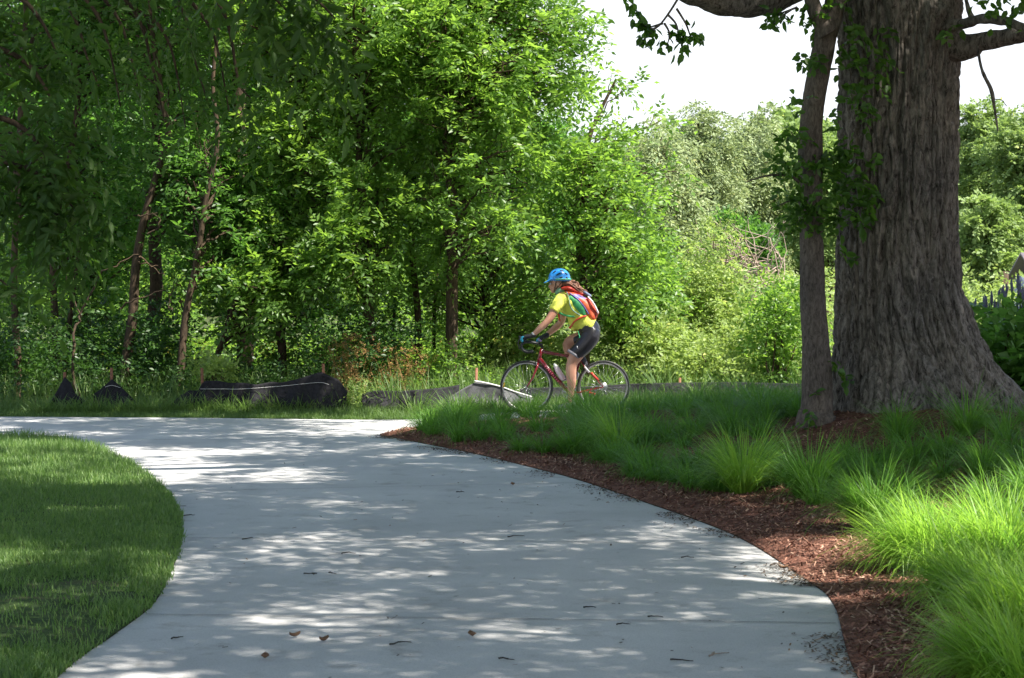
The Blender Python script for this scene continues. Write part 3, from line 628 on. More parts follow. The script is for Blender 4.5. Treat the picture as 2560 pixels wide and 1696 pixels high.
# ------------------------------------------------------------------ darker wood on the left
GL = 'trees of the shady wood on the left'
LW = [
 ('tree with a pale crooked trunk and dead side twigs in the shady wood', [(305, 0), (318, 880), (335, 760), (345, 640), (365, 540), (395, 440), (425, 330), (405, 250), (380, 0), (370, -350)], 27.4, [.11, .10, .085, .07, .06, .03], [E(180, -300, 560, 260, 28.3, 1.3), E(330, 250, 600, 520, 28.6, .9)], 62),
 ('tree with a short forked grey trunk left of the long black fence', [(446, 0), (452, 900), (462, 800), (478, 720), (500, 620), (515, 500), (545, 350), (535, 200), (560, 0), (590, -150)], 26.9, [.085, .07, .055, .04, .02], [E(400, 330, 640, 640, 27.8, .9), E(460, 560, 600, 720, 27.4, .6)], 46),
 ('dark thin trunked tree at the very left of the wood', [(42, 0), (40, 850), (38, 650), (50, 400), (70, 0), (80, -300)], 27.0, [.075, .07, .06, .04], [E(-160, -300, 240, 260, 28.5, 1.3), E(-80, 200, 200, 560, 28.0, 1.0)], 58),
 ('twin stemmed dark tree near the smallest black fence hump', [(132, 0), (140, 850), (135, 600), (180, 380), (200, 150), (190, -200)], 28.4, [.08, .075, .06, .04], [E(80, -200, 360, 330, 29.3, 1.2), E(80, 300, 330, 640, 29.0, 1.0)], 58),
 ('thick dark trunk behind the pale crooked tree', [(372, 0), (378, 900), (384, 760), (390, 500), (400, 200), (400, -200)], 30.0, [.16, .15, .13, .08], [E(300, -200, 640, 300, 31.0, 1.3), E(300, 280, 620, 640, 30.8, 1.1)], 58),
 ('slanting dark tree leaning right over the long black fence', [(505, 0), (520, 940), (545, 880), (575, 800), (600, 700), (620, 500)], 28.0, [.055, .05, .04, .025], [E(500, 480, 760, 760, 29.0, .9), E(560, 640, 860, 850, 28.8, .7)], 52),
 ('bushy tree deep in the shade between the two black fence humps', [(215, 0), (210, 850), (225, 700), (240, 500), (250, 300)], 31.5, [.09, .08, .06, .04], [E(60, 250, 330, 700, 31.8, 1.2), E(160, 500, 420, 850, 31.2, 1.0)], 58),
]
for k, (lab, rows, Y, rs, els, n) in enumerate(LW):
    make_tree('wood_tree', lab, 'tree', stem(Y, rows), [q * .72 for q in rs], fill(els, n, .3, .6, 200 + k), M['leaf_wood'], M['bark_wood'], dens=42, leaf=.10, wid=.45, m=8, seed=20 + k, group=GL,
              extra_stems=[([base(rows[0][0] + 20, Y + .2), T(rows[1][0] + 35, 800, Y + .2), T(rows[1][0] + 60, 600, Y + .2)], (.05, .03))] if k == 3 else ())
# dead twigs on the crooked tree etc. (one leafless sapling)
dt = thing('dead_sapling', 'bare dead sapling with bent grey twigs in the shady wood', 'tree', base(190, 26.6)); m = MB(); rng = np.random.default_rng(3)
for pts in ([(190, 1010), (180, 860), (205, 790), (245, 700), (290, 660), (345, 640)], [(205, 790), (170, 720), (160, 650)], [(345, 545), (395, 530)], [(350, 640), (385, 670), (410, 690)], [(365, 590), (400, 560), (380, 530)], [(300, 770), (350, 745), (410, 720)], [(345, 660), (400, 668)], [(430, 780), (420, 750), (445, 700)]):
    P = catmull([W(a, b_, 26.6 + .3 * rng.uniform()) for a, b_ in pts], 5); P = P + rng.normal(0, .018, P.shape); m.tube(P, np.linspace(.014, .004, len(P)) if len(pts) < 5 else np.linspace(.024, .006, len(P)), seg=6)
m.build('trunk', M['bark_wood'], dt)

# unseen leaf mass added to keep the left wood and fences in shade
hc = thing('shade_tree', 'tree added to the left wood, its unseen crown placed to shade it', 'tree', base(610, 31))
m = MB(); m.tube(catmull([base(610, 31), T(615, 700, 31), T(600, 300, 31), T(610, -300, 31), T(640, -800, 31)], 5), np.linspace(.15, .08, 21), seg=12); m.build('trunk', M['bark_wood'], hc)
P, V, F, t = canopy(-12.5, -6.3, 24.5, 33, 2.5, 7.4, 10.5, 950, 8, .15, 71, None, .45, -.05)
P2, V2, F2, t2 = canopy(-10, -2.4, 24.4, 26.4, .0, 7.4, 9.0, 420, 8, .13, 73, None, .3, -.1); V = np.vstack([V, V2]); F = np.vstack([F, F2 + len(V) - len(V2)]); t = np.concatenate([t, t2])
np_mesh('crown', V, F, M['leaf_wood'], hc, None, t); high_branches(hc, P, (P[:, 0].mean(), 29, 7.4), 16, 3, .08)

# second rank: coarser trees that close the wood
BK = [(-60, -100, 330, 700, 38, 'left'), (250, -250, 640, 640, 40, ''), (560, -250, 960, 600, 39, ''), (880, -200, 1250, 620, 41, ''), (1150, 300, 1450, 740, 43, ''), (-250, -250, 150, 500, 44, ''), (430, 100, 800, 760, 46, ''), (720, 300, 1120, 790, 47, ''), (60, 300, 420, 820, 45, '')]
BL = ['pale rear tree showing through at the left edge of the picture', 'rear tree behind the pale crooked trunk', 'rear tree behind the feathery bright tree', 'rear tree behind the straightest dark trunk', 'low rear tree just left of the helmet of the cyclist',
      'farthest dark tree in the top left corner', 'dark rear tree over the sunny yellow flowers', 'rear tree behind the dry reddish weeds', 'dark rear tree behind the bare sapling']
for k, (a, b_, c, d, Y, _) in enumerate(BK):
    els = [E(a, b_, c, d, Y, 2.0)]
    make_tree('rear_tree', BL[k], 'tree', [base((a + c) / 2, Y), T((a + c) / 2 + 10, 800, Y), T((a + c) / 2 - 15, 400, Y), T((a + c) / 2, b_ + 150, Y)], [.14, .12, .10, .05], fill(els, 70, .6, 1.1, 300 + k),
              M['leaf_dark'] if k in (5, 6, 8) else M['leaf_wood'], M['bark_wood'], dens=24, length=.5, leaf=.15, m=7, wid=.5, seed=40 + k, group='rear trees of the wood', limb=.06, twigs=1)

# ------------------------------------------------------------------ far tree line
FT = [  # left,top,right,bottom,Y, mat, label
 (1560, 270, 1760, 760, 85, 'leaf_willow', 'pale willow just right of the round leafy tree'),
 (1640, 225, 1860, 720, 98, 'leaf_willow', 'tallest pale willow in the far tree line'),
 (1790, 250, 2010, 720, 104, 'leaf_willow', 'pale green willow left of the slender trunk'),
 (1960, 300, 2160, 740, 96, 'leaf_far', 'far tree seen in the slit between slender trunk and oak'),
 (2120, 300, 2460, 740, 118, 'leaf_far', 'far tree mostly hidden behind the oak trunk'),
 (2360, 250, 2580, 600, 112, 'leaf_far', 'far rounded tree touching the right edge of the oak trunk'),
 (2460, 265, 2760, 640, 104, 'leaf_far', 'far rounded tree at the right edge of the picture'),
 (2380, 470, 2560, 800, 88, 'leaf_far', 'nearest pale tree of the far line beside the little house'),
 (1480, 300, 1640, 700, 120, 'leaf_far', 'far dark green tree peeping out behind the round leafy tree'),
 (1240, 350, 1500, 800, 125, 'leaf_far', 'far tree behind the leaves left of the cyclist'),
 (1690, 520, 1960, 800, 92, 'leaf_wood', 'dark hollow tree at the foot of the willows'),
]
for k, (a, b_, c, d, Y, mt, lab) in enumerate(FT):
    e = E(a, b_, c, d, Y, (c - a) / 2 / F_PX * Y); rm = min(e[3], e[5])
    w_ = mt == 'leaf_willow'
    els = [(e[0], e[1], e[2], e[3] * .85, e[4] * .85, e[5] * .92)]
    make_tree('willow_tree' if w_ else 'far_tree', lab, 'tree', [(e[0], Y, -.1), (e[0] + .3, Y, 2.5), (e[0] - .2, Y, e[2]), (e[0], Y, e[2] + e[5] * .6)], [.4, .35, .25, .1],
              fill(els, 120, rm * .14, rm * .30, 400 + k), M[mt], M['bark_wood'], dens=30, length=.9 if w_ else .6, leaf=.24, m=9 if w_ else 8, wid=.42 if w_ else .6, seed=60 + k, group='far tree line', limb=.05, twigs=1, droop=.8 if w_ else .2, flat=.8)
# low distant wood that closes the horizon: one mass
rng = np.random.default_rng(77); pf = []
for k in range(260): x = rng.uniform(-48, 52); pf.append((x, 135 + rng.uniform(-5, 6), rng.uniform(.5, 5.5) + (4.0 if x < -2 else 7.4 - abs(x - 18) * .05) * rng.uniform(0, 1), rng.uniform(2.0, 3.0)))
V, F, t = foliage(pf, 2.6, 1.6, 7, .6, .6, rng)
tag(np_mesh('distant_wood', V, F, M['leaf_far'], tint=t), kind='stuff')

# ------------------------------------------------------------------ shrubs
def shrub(name, lab, a, b_, c, d, Y, mt, n, rmin, rmax, dens, leaf, seed, wid=.5, group=None, stems=5, m=7, length=.28, dy=None):
    """leafy bush between photo px a..c, rows b_..d at depth Y, stems from the ground"""
    rng = np.random.default_rng(seed); e = E(a, b_, c, d, Y, dy or (c - a) / 2 / F_PX * Y * .6); bx = base((a + c) / 2, Y)
    root = thing(name, lab, 'shrub', bx, group); puffs = np.array(fill([e], n, rmin, rmax, seed)); puffs[:, 2] = np.maximum(puffs[:, 2], bx[2] + .1)
    s_ = MB()
    for p in puffs[:max(stems * 2, 8)]:
        s_.tube(wiggle((bx[0] + rng.normal(0, .12) * e[3] * 2, Y + rng.normal(0, .1), bx[2]), p[:3], 7, .15, rng), np.linspace(.02, .006, 7), seg=5)
    s_.build('stems', M['bark_wood'], root)
    V, F, t = foliage(puffs, dens, length, m, leaf, wid, rng); np_mesh('foliage', V, F, M[mt], root, None, t); return root
SH = [
 ('tall yellow green shrub with upright tips right of the cyclist', 1680, 590, 1860, 940, 31, 'leaf_yellow', 75, .18, .4, 70, .085),
 ('sunny yellow shrub just behind the backpack of the cyclist', 1500, 700, 1700, 1000, 30, 'leaf_yellow', 100, .18, .36, 80, .08),
 ('glossy green shrub touching the left side of the slender trunk', 1880, 690, 2010, 950, 27.5, 'leaf_ash', 45, .16, .32, 70, .085),
 ('low pale shrub between the yellow shrubs and the slender trunk', 1790, 800, 1960, 1010, 29, 'leaf_yellow', 80, .16, .32, 80, .075),
 ('pinkish tipped low shrub behind the rear wheel', 1570, 800, 1760, 1020, 28.6, 'leaf_yellow', 90, .16, .3, 80, .075),
 ('low yellow green bush along the level fence right of the rear wheel', 1640, 860, 1860, 1010, 27.6, 'leaf_yellow', 70, .14, .28, 80, .075),
 ('bright low shrub seen through the front wheel', 1160, 800, 1420, 1010, 28.4, 'leaf_yellow', 90, .16, .32, 70, .075),
 ('large leaved green shrub above the backpack right side', 1470, 560, 1690, 830, 29.5, 'leaf_ash', 70, .18, .36, 75, .095),
 ('low leafy shrub in front of the straight dark trunk', 1000, 850, 1180, 1010, 26.6, 'leaf_ash', 30, .12, .26, 60, .06),
 ('dark low shrub right of the long black fence', 780, 860, 960, 1010, 27.2, 'leaf_wood', 30, .14, .28, 60, .06),
 ('dark shrub at the foot of the thick dark trunk', 290, 800, 440, 990, 28.6, 'leaf_wood', 40, .16, .32, 60, .07),
 ('dark shrub left of the smallest black fence hump', -60, 840, 110, 1010, 27.6, 'leaf_wood', 40, .16, .32, 60, .07),
 ('bright sapling leaning over the left end of the long black fence', 500, 900, 590, 960, 25.9, 'leaf_yellow', 8, .1, .18, 60, .09),
 ('pale weedy bush at the right end of the long black fence', 830, 960, 930, 1030, 25.0, 'leaf_yellow', 14, .08, .15, 80, .045),
]
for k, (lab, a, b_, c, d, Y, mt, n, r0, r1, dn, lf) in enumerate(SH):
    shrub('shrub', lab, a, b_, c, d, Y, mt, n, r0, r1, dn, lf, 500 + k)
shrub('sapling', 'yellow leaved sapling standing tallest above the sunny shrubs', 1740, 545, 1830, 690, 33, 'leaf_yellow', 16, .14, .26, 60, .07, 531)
# dense filler undergrowth inside the wood
rng = np.random.default_rng(91); pf = []; pf2 = []
for k in range(640):
    x = rng.uniform(-11.5, 11); y = rng.uniform(27.8, 39)
    if -5.6 < x < -3.0 and rng.uniform() < .6: continue
    if x > .8: pf2.append((x, y, float(gz(x, y)) + rng.uniform(.05, 1.7) * (.55 if x < 3.2 and rng.uniform() < .7 else 1), rng.uniform(.2, .5))); continue
    pf.append((x, y, float(gz(x, y)) + rng.uniform(.05, .75 if (-5.8 < x < -2.8) else 2.3), rng.uniform(.3, .65)))
V, F, t = foliage(pf, 26, .35, 7, .10, .5, rng)
tag(np_mesh('undergrowth', V, F, M['leaf_ash'], tint=t), kind='stuff')
V, F, t = foliage(pf2, 24, .32, 7, .09, .5, rng)
tag(np_mesh('sunny_undergrowth', V, F, M['leaf_yellow'], tint=t), kind='stuff')
rng = np.random.default_rng(93); pf = []
for k in range(300):
    x = rng.uniform(-8.6, -1.6); y = rng.uniform(26.2, 29.5)
    if -5.0 < x < -2.7 and rng.uniform() < .45: continue
    pf.append((x, y, float(gz(x, y)) + rng.uniform(.05, .45 if -5.0 < x < -2.7 else 1.25), rng.uniform(.2, .42)))
V, F, t = foliage(pf, 34, .28, 7, .075, .5, rng)
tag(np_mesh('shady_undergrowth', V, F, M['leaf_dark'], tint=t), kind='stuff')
# dead brush left of the slender trunk
db = thing('dead_brush', 'tangle of bare reddish brown twigs below the willows', 'brush', base(1880, 60)); m = MB(); rng = np.random.default_rng(12)
hub = W(1790, 700, 60)
for k in range(110):
    q = W(rng.uniform(1720, 1985), rng.uniform(540, 740), 60) ; q[1] += rng.normal(0, .8); p = W(rng.uniform(1760, 1960), rng.uniform(640, 780), 60)
    P = wiggle(p, q, 6, .35, rng); m.tube(P, np.linspace(.022, .008, 6), seg=4, cap=False)
m.build('twigs', M['bark_dead'], db)
ds = thing('dead_branch', 'bleached dead branch poking up out of the shrubs beside the slender trunk', 'branch', base(1860, 32)); m = MB()
for pts, r in (([(1850, 860), (1872, 760), (1895, 720), (1915, 700), (1940, 675)], .03), ([(1895, 720), (1905, 705), (1900, 690)], .016), ([(1872, 760), (1885, 745), (1905, 735)], .014)):
    P = catmull([W(a, b_, 32) for a, b_ in pts], 5); m.tube(P, np.linspace(r, r * .5, len(P)), seg=8)
m.build('limb', M['bark_dead'], ds)

# ------------------------------------------------------------------ overhanging branches close to the camera, upper left
def overhang():
    root = thing('overhanging_tree', 'nearest tree, hanging dark leafy branches into the upper left corner', 'tree', (-5.6, 10.5, 0.02))
    m = MB(); m.tube(catmull([(-5.6, 10.5, -.1), (-5.5, 10.5, 2), (-5.3, 10.6, 4.5), (-5.0, 10.8, 7)], 5), np.linspace(.24, .14, 16), seg=16); m.build('trunk', M['bark_wood'], root)
    rng = np.random.default_rng(33); b = MB(); O = []; D = []
    def bough(pts, Y, r0, ns, sp, droop=-.7):
        P = catmull([W(a, c, Y) for a, c in pts], 6); b.tube(P, np.linspace(r0, .004, len(P)), seg=6)
        for q in P[2:]:
            for _ in range(ns): O.append(q + rng.normal(0, sp, 3)); D.append(rng.normal(0, .6, 3) + [.15, -.1, droop])
    Yn = 10.0
    for y0 in (-60, 90, 260): bough([(-330, y0 - 80), (-120, y0), (40, y0 + 50), (110, y0 + 120), (150, y0 + 210)], Yn + rng.uniform(-.6, .6), .025, 2, .12)
    bough([(-330, 340), (-100, 380), (60, 420), (130, 460), (185, 520)], 9.6, .02, 3, .08)
    bough([(-250, 430), (-60, 490), (60, 520), (140, 535), (180, 550)], 9.8, .015, 2, .07)
    bough([(-300, 640), (-120, 665), (-20, 690), (20, 715)], 9.4, .01, 1, .04)
    for k in range(8):
        x0 = 180 + k * 54; bough([(x0 - 260, -330), (x0 - 130, -120), (x0, 20 + rng.uniform(-20, 40)), (x0 + 40, 150 + rng.uniform(-40, 60)), (x0 + 70, 260 + rng.uniform(-60, 90) - max(0, x0 - 480) * .5)], 12.6 + rng.uniform(-1.2, 1.2), .02, 1, .2, -.9)
    bough([(420, -300), (600, -160), (720, -60), (790, 0), (840, 50)], 8.2, .012, 2, .07, -1.2)
    bough([(420, -300), (560, -160), (640, -60), (690, 0), (720, 30)], 8.2, .012, 1, .05, -1.2)
    # limbs that carry the boughs
    for hz in ((-3.2, 10, 3.4), (-1.9, 12.6, 4.8), (-2.6, 8.4, 4.1)): b.tube(wiggle((-5.3, 10.6, 4.4), hz, 8, .1, rng, .05), np.linspace(.08, .02, 8), seg=8)
    b.build('branches', M['bark_wood'], root)
    pc = [(x_, y_, z_, .9) for x_, y_, z_ in zip(rng.uniform(-11, -3.4, 70), rng.uniform(1, 15, 70), rng.uniform(6.6, 9.5, 70))]  # out-of-frame crown added to cut the sky light
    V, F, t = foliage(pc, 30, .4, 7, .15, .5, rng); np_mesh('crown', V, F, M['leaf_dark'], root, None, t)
    V, F, t = sprays(np.array(O), np.array(D), .26, 8, .088, .36, True, rng, .5, .4); np_mesh('foliage', V, F, M['leaf_fore'], root, None, t)
overhang()

# ------------------------------------------------------------------ sedge, lawn, weeds
def tuft_pts(cx, cy, n, r, rng, L=.45, spread=1.0, dirb=None):
    a = rng.uniform(0, 2 * math.pi, n); rr = r * np.sqrt(rng.uniform(0, 1, n)); x = cx + rr * np.cos(a); y = cy + rr * np.sin(a)
    az = a + rng.normal(0, .5, n)
    if dirb is not None: az = np.where(rng.uniform(size=n) < .5, dirb + rng.normal(0, .7, n), az)
    B = np.column_stack([x, y, gz(x, y) - .01])
    return B, L * rng.uniform(.55, 1.15, n), rng.uniform(.0, .5, n) * spread + rr / r * .3, az, rng.uniform(.3, 2.3, n) * spread
def join_tufts(specs, seed, wid=.005):
    rng = np.random.default_rng(seed); parts = [tuft_pts(*s_, rng=rng) if len(s_) == 4 else tuft_pts(*s_[:4], rng, *s_[4:]) for s_ in specs]
    B = np.vstack([p[0] for p in parts]); L, le, az, cu = [np.concatenate([p[i] for p in parts]) for i in (1, 2, 3, 4)]
    return B, L, wid * rng.uniform(.6, 1.3, len(B)), le, az, cu
tufts = [  # px, row of foot, blades, radius, length, mat, label, bright
 (1545, 1135, 420, .10, .52, 'sedge_sunlit', 'leaning bright sedge tuft at the mulch edge nearest the cyclist'),
 (1862, 1235, 560, .13, .58, 'sedge_sunlit', 'upright bright sedge tuft alone on the mulch below the slender trunk'),
 (2030, 1245, 520, .16, .50, 'sedge', 'rounded sedge tuft right of the upright bright one'),
 (2190, 1320, 700, .20, .46, 'sedge', 'wide mid green sedge tuft behind the sunlit mulch patch'),
 (2335, 1420, 1300, .24, .50, 'sedge_sunlit', 'big brilliant sedge mound beside the sunlit mulch patch'),
 (2520, 1400, 1200, .26, .52, 'sedge_sunlit', 'brilliant sedge mound cut by the right picture edge, upper one'),
 (2450, 1510, 1000, .20, .46, 'sedge_sunlit', 'brilliant sedge mound in front of the biggest one'),
 (2575, 1590, 1100, .20, .48, 'sedge_sunlit', 'brilliant sedge mound in the lower right, spilling over the shaded mulch'),
 (2500, 1715, 800, .13, .42, 'sedge_sunlit', 'bright sedge tuft cut by the bottom picture edge'),
 (2600, 1750, 700, .18, .50, 'sedge_sunlit', 'bright sedge tuft in the bottom right corner'),
 (2420, 1090, 260, .06, .55, 'sedge', 'tall narrow sedge tuft against the foot of the oak'),
]
def ground_at(px, py):                        # where a photo pixel meets the ground
    Y = np.linspace(6, 26, 1500); X = (px - 1280) / F_PX * Y; Z = CAMH - (py - HOR) / F_PX * Y; k = np.argmax(Z < gz(X, Y)); return float(X[k]), float(Y[k])
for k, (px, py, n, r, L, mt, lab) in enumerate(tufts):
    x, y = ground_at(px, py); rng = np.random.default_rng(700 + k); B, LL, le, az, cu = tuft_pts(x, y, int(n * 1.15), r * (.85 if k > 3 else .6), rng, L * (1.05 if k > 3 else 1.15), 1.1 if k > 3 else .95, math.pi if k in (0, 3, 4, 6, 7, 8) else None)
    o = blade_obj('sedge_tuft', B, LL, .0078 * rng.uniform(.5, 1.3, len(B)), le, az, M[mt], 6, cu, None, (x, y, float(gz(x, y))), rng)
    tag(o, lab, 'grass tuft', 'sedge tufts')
rng = np.random.default_rng(800); specs = []; 
while len(specs) < 300:
    x = rng.uniform(-1.4, 7.5); y = rng.uniform(8, 23.2)
    if abs(x) > .30 * y + .4 and x > 0: continue
    if not in_poly(np.array([x]), np.array([y]), bedpoly)[0]: continue
    d = float(dist_line(np.array([x]), np.array([y]), BE)[0]); lim = .12 if y > 19.5 else (.35 if y > 14.5 else .85)
    if d < lim * rng.uniform(.8, 1.4): continue
    if math.hypot(x - 3.9, y - 17.3) < 1.25 or math.hypot(x - 2.75, y - 16.9) < .45: continue
    if 2.2 < x < 5.5 and 15.2 < y < 16.9 and rng.uniform() < .8: continue         # bare mulch in front of the trunks
    if 1.9 < x < 5 and 12 < y < 15.4 and rng.uniform() < .30: continue
    lg = rng.uniform(.30, .46) if y < 18 else rng.uniform(.34, .52)
    specs.append((x, y, int(210 if y < 14 else 190), rng.uniform(.04, .075), lg * rng.uniform(.85, 1.25), 1.25))
B, L, w_, le, az, cu = join_tufts(specs, 801, .0065)
tag(blade_obj('sedge', B, L, w_, le, az, M['sedge'], 5, cu), kind='stuff')
# lawn
rng = np.random.default_rng(810); n = 330000; y = 6.2 + (21.3 - 6.2) * rng.uniform(0, 1, n) ** 1.15; x = rng.uniform(-1, 0, n) * (.295 * y + .6) 
k = in_poly(x - .010 * np.abs(rng.normal(0, 1, n)) - .014 * vnoise(np.stack([x * 6, y * 6, x * 0], -1), 31), y, lawnpoly); x, y = x[k], y[k]
bare = vnoise(np.stack([x * 1.3, y * 1.3, x * 0], -1), 7) + .6 * vnoise(np.stack([x * 4, y * 4, x * 0], -1), 8)
k = rng.uniform(size=len(x)) < 1 - .88 * sstep(-.05, .6, bare) * (1 - sstep(13, 16, y)); x, y = x[k], y[k]; n = len(x)
hh = (.038 + .04 * sstep(13, 19, y)) * rng.uniform(.5, 1.6, n) * (1 + .35 * vnoise(np.stack([x * 3, y * 3, x * 0], -1), 12))
tag(blade_obj('lawn_grass', np.column_stack([x, y, gz(x, y)]), hh, .0042 + .0002 * y / 2, rng.uniform(0, .5, n), rng.uniform(0, 6.28, n), M['lawn'], 3, rng.uniform(.1, 1.2, n), rng=rng), kind='stuff')
# verge and weeds under the wood
rng = np.random.default_rng(820); n = 60000; x = rng.uniform(-8.5, 4, n); y0 = np.interp(x, FE[:, 0], FE[:, 1]); u = rng.uniform(0, 1, n) ** 1.3; y = y0 + .02 + u * 1.1
hh = (.05 + .10 * u) * rng.uniform(.5, 1.6, n)
tag(blade_obj('verge_grass', np.column_stack([x, y, gz(x, y) - .02]), hh, .006, rng.uniform(0, .5, n), rng.uniform(0, 6.28, n), M['weed'], 3, rng.uniform(.1, 1.2, n), rng=rng), kind='stuff')
n = 48000; x = rng.uniform(-9.5, 9.5, n); y0 = np.interp(x, FE[:, 0], FE[:, 1]); y = y0 + 1.2 + rng.uniform(0, 5.5, n); 
k = vnoise(np.stack([x * .8, y * .8, x * 0], -1), 17) + rng.normal(0, .3, n) > -.45; k &= (x > -1.8) | (rng.uniform(size=len(x)) < .4); k &= (x < .2) | (rng.uniform(size=len(x)) < .25); x, y = x[k], y[k]; n = len(x); hh = rng.uniform(.2, .62, n)
tag(blade_obj('tall_weeds', np.column_stack([x, y, gz(x, y) - .02]), hh, .010, rng.uniform(0, .35, n), rng.uniform(0, 6.28, n), M['weed'], 4, rng.uniform(.1, 1.4, n), rng=rng), kind='stuff')
# dry reddish weeds
def dryweed(px, Y, n, h, lab):
    x, y, z = base(px, Y); rng = np.random.default_rng(int(px)); B = np.column_stack([x + rng.normal(0, .16, n), y + rng.normal(0, .15, n), np.full(n, z)])
    root = thing('dry_weeds', lab, 'weeds', (x, y, z)); V, F3, F4, t = blades(B, h * rng.uniform(.6, 1.1, n), .009, rng.uniform(0, .3, n), rng.uniform(0, 6.28, n), 4, rng.uniform(0, .7, n), rng)
    np_mesh('stalks', V, [F3, F4], M['dry_weed'], root, None, t)
    O = np.repeat(B, 5, 0) + np.column_stack([rng.normal(0, .1, n * 5), rng.normal(0, .1, n * 5), rng.uniform(.25, 1, n * 5) * h])
    V, F, t = sprays(O, rng.normal(0, .6, O.shape) + [0, 0, .5], .12, 7, .03, .6, False, rng, .1); np_mesh('seed_heads', V, F, M['dry_weed'], root, None, t)
dryweed(868, 26.0, 38, .95, 'tall rusty dry weeds at the right end of the long black fence')
dryweed(1010, 26.2, 34, .8, 'thinner pale dry weeds left of the straight dark trunk')
# tall grass blades at the fence and near the tip of the bed
specs = []; rng = np.random.default_rng(830)
for px, Y, n, L in (*[(q_, 24.9, 34, .30) for q_ in range(90, 900, 21)], *[(q_, 25.0, 16, .40) for q_ in range(100, 900, 47)], (980, 24.9, 60, .6), (1040, 24.6, 60, .5), (1150, 24.5, 70, .42), (1175, 24.6, 60, .36), (1205, 24.6, 60, .38), (1235, 24.6, 50, .34), (1120, 24.3, 60, .4), (1220, 25.6, 60, .5), (900, 25.2, 40, .6), (690, 25.9, 20, .55), (640, 26.6, 30, .6), (760, 26.3, 30, .55), (1650, 26.5, 60, .55), (1750, 26.4, 60, .55), (1850, 26.8, 60, .5), (1550, 26.6, 60, .55), (1460, 26.5, 50, .5), (455, 25.2, 12, .35), (250, 25.4, 12, .4), (390, 25.4, 12, .35)):
    x = (px - 1280) / F_PX * Y; specs.append((x, Y, n, .12, L, .8))
B, L, w_, le, az, cu = join_tufts(specs, 831, .012)
tag(blade_obj('wild_grass', B, L, w_, le, az, M['weed'], 5, cu), kind='stuff')
# sunny yellow flowers and far sandy track behind the wood
rng = np.random.default_rng(840); n = 9000; x = rng.uniform(-9.5, 1, n); y = rng.uniform(43, 48.5, n); P = np.column_stack([x, y, gz(x, y) + rng.uniform(.05, .3, n)])
V, F, k = leaf_geo(P, rng.normal(0, 1, P.shape), rng.normal(0, .5, P.shape) + [0, -.3, 1], .12, .045); tag(np_mesh('yellow_flowers', V, F, M['flower_yellow'], tint=np.repeat(rng.uniform(size=n), k)), kind='stuff')
tk = MB(); tk.add([(-9.3, 49, .16), (-4.6, 49, .16), (-4.6, 52, .2), (-9.3, 52, .2)], [[0, 1, 2, 3]]); tag(tk.build('far_track', plain('sandy track', (.34, .27, .20), .95), smooth=False), kind='structure')

# perennials with blue spikes right of the oak
def spiky(px, Y, h, lab, seed):
    rng = np.random.default_rng(seed); x = (px - 1280) / F_PX * Y; z = float(gz(x, Y)); root = thing('hyssop_plant', lab, 'plant', (x, Y, z), 'blue flowered plants right of the oak')
    s_ = MB(); O = []
    for k in range(14):
        p0 = np.array([x + rng.normal(0, .14), Y + rng.normal(0, .14), z]); p1 = p0 + [rng.normal(0, .12), rng.normal(0, .12), h * rng.uniform(.75, 1.0)]; s_.tube([p0, (p0 + p1) / 2, p1], .005, seg=4)
        sp = MB(); sp.tube([p1, p1 + [0, 0, .04], p1 + [rng.normal(0, .01), 0, .11], p1 + [rng.normal(0, .01), 0, .16]], [.008, .017, .015, .005], seg=7); sp.build('flower_spike', M['spike'], root)
        for q in np.linspace(.1, .92, 9): O.append(p0 * (1 - q) + p1 * q + rng.normal(0, .03, 3))
    s_.build('stems', M['leaf_ash'], root)
    O = np.array(O); V, F, t = sprays(O, rng.normal(0, .8, O.shape) + [0, 0, .1], .09, 4, .11, .6, True, rng, .4); np_mesh('leaves', V, F, M['leaf_oak'], root, None, t)
spiky(2470, 20.8, 1.05, 'blue flower spikes touching the right flank of the oak', 901)
spiky(2525, 20.2, 1.15, 'middle blue flower spikes right of the oak', 902)
spiky(2580, 19.8, 1.2, 'blue flower spikes cut by the right picture edge', 903)
shrub('shrub', 'dark broad leaved shrub at the right foot of the oak', 2440, 800, 2620, 1010, 18.9, 'leaf_wood', 34, .12, .24, 60, .12, 905, .7, dy=.4)

# little house far behind on the right
HX = 2672
hs = thing('small_house', 'little grey house half hidden by pale trees at the right edge', 'house', (float(W(HX, 0, 60)[0]), 60, 0))
m = MB(); c = W(HX, 700, 60); m.box((c[0] , 61.5, 1.1), (1.9, 3, 2.2)); m.build('wall', plain('grey siding', (.42, .44, .50), .7), hs, smooth=False)
m = MB(); m.add([(c[0] - 1.15, 59.8, 2.15), (c[0] + 1.15, 59.8, 2.15), (c[0] + 1.15, 61.5, 2.95), (c[0] - 1.15, 61.5, 2.95), (c[0] + 1.15, 63.2, 2.15), (c[0] - 1.15, 63.2, 2.15)], [[0, 1, 2, 3], [3, 2, 4, 5]]); m.add([(c[0] - .95, 60.02, 2.2), (c[0] + .95, 60.02, 2.2), (c[0] + .95, 60.02, 2.21), (c[0] - .95, 60.02, 2.21)], [[0, 1, 2, 3]])
rf = m.build('roof', plain('pinkish shingles', (.26, .22, .22), .8), hs, smooth=False); sm = rf.modifiers.new('thickness', 'SOLIDIFY'); sm.thickness = .08
m = MB(); m.box((c[0] - .35, 59.97, 1.3), (.5, .06, .8)); m.build('window', plain('window glass', (.08, .1, .13), .15), hs, smooth=False)
po = thing('wooden_post', 'brown weathered post in front of the little grey house', 'post', (float(W(2508, 0, 50)[0]), 50, 0)); m = MB(); q = W(2508, 0, 50)
m.tube([(q[0], 50, 0), (q[0] + .01, 50, 1.5), (q[0], 50, 2.2)], [.16, .15, .13], seg=10); m.build('shaft', M['bark_wood'], po)

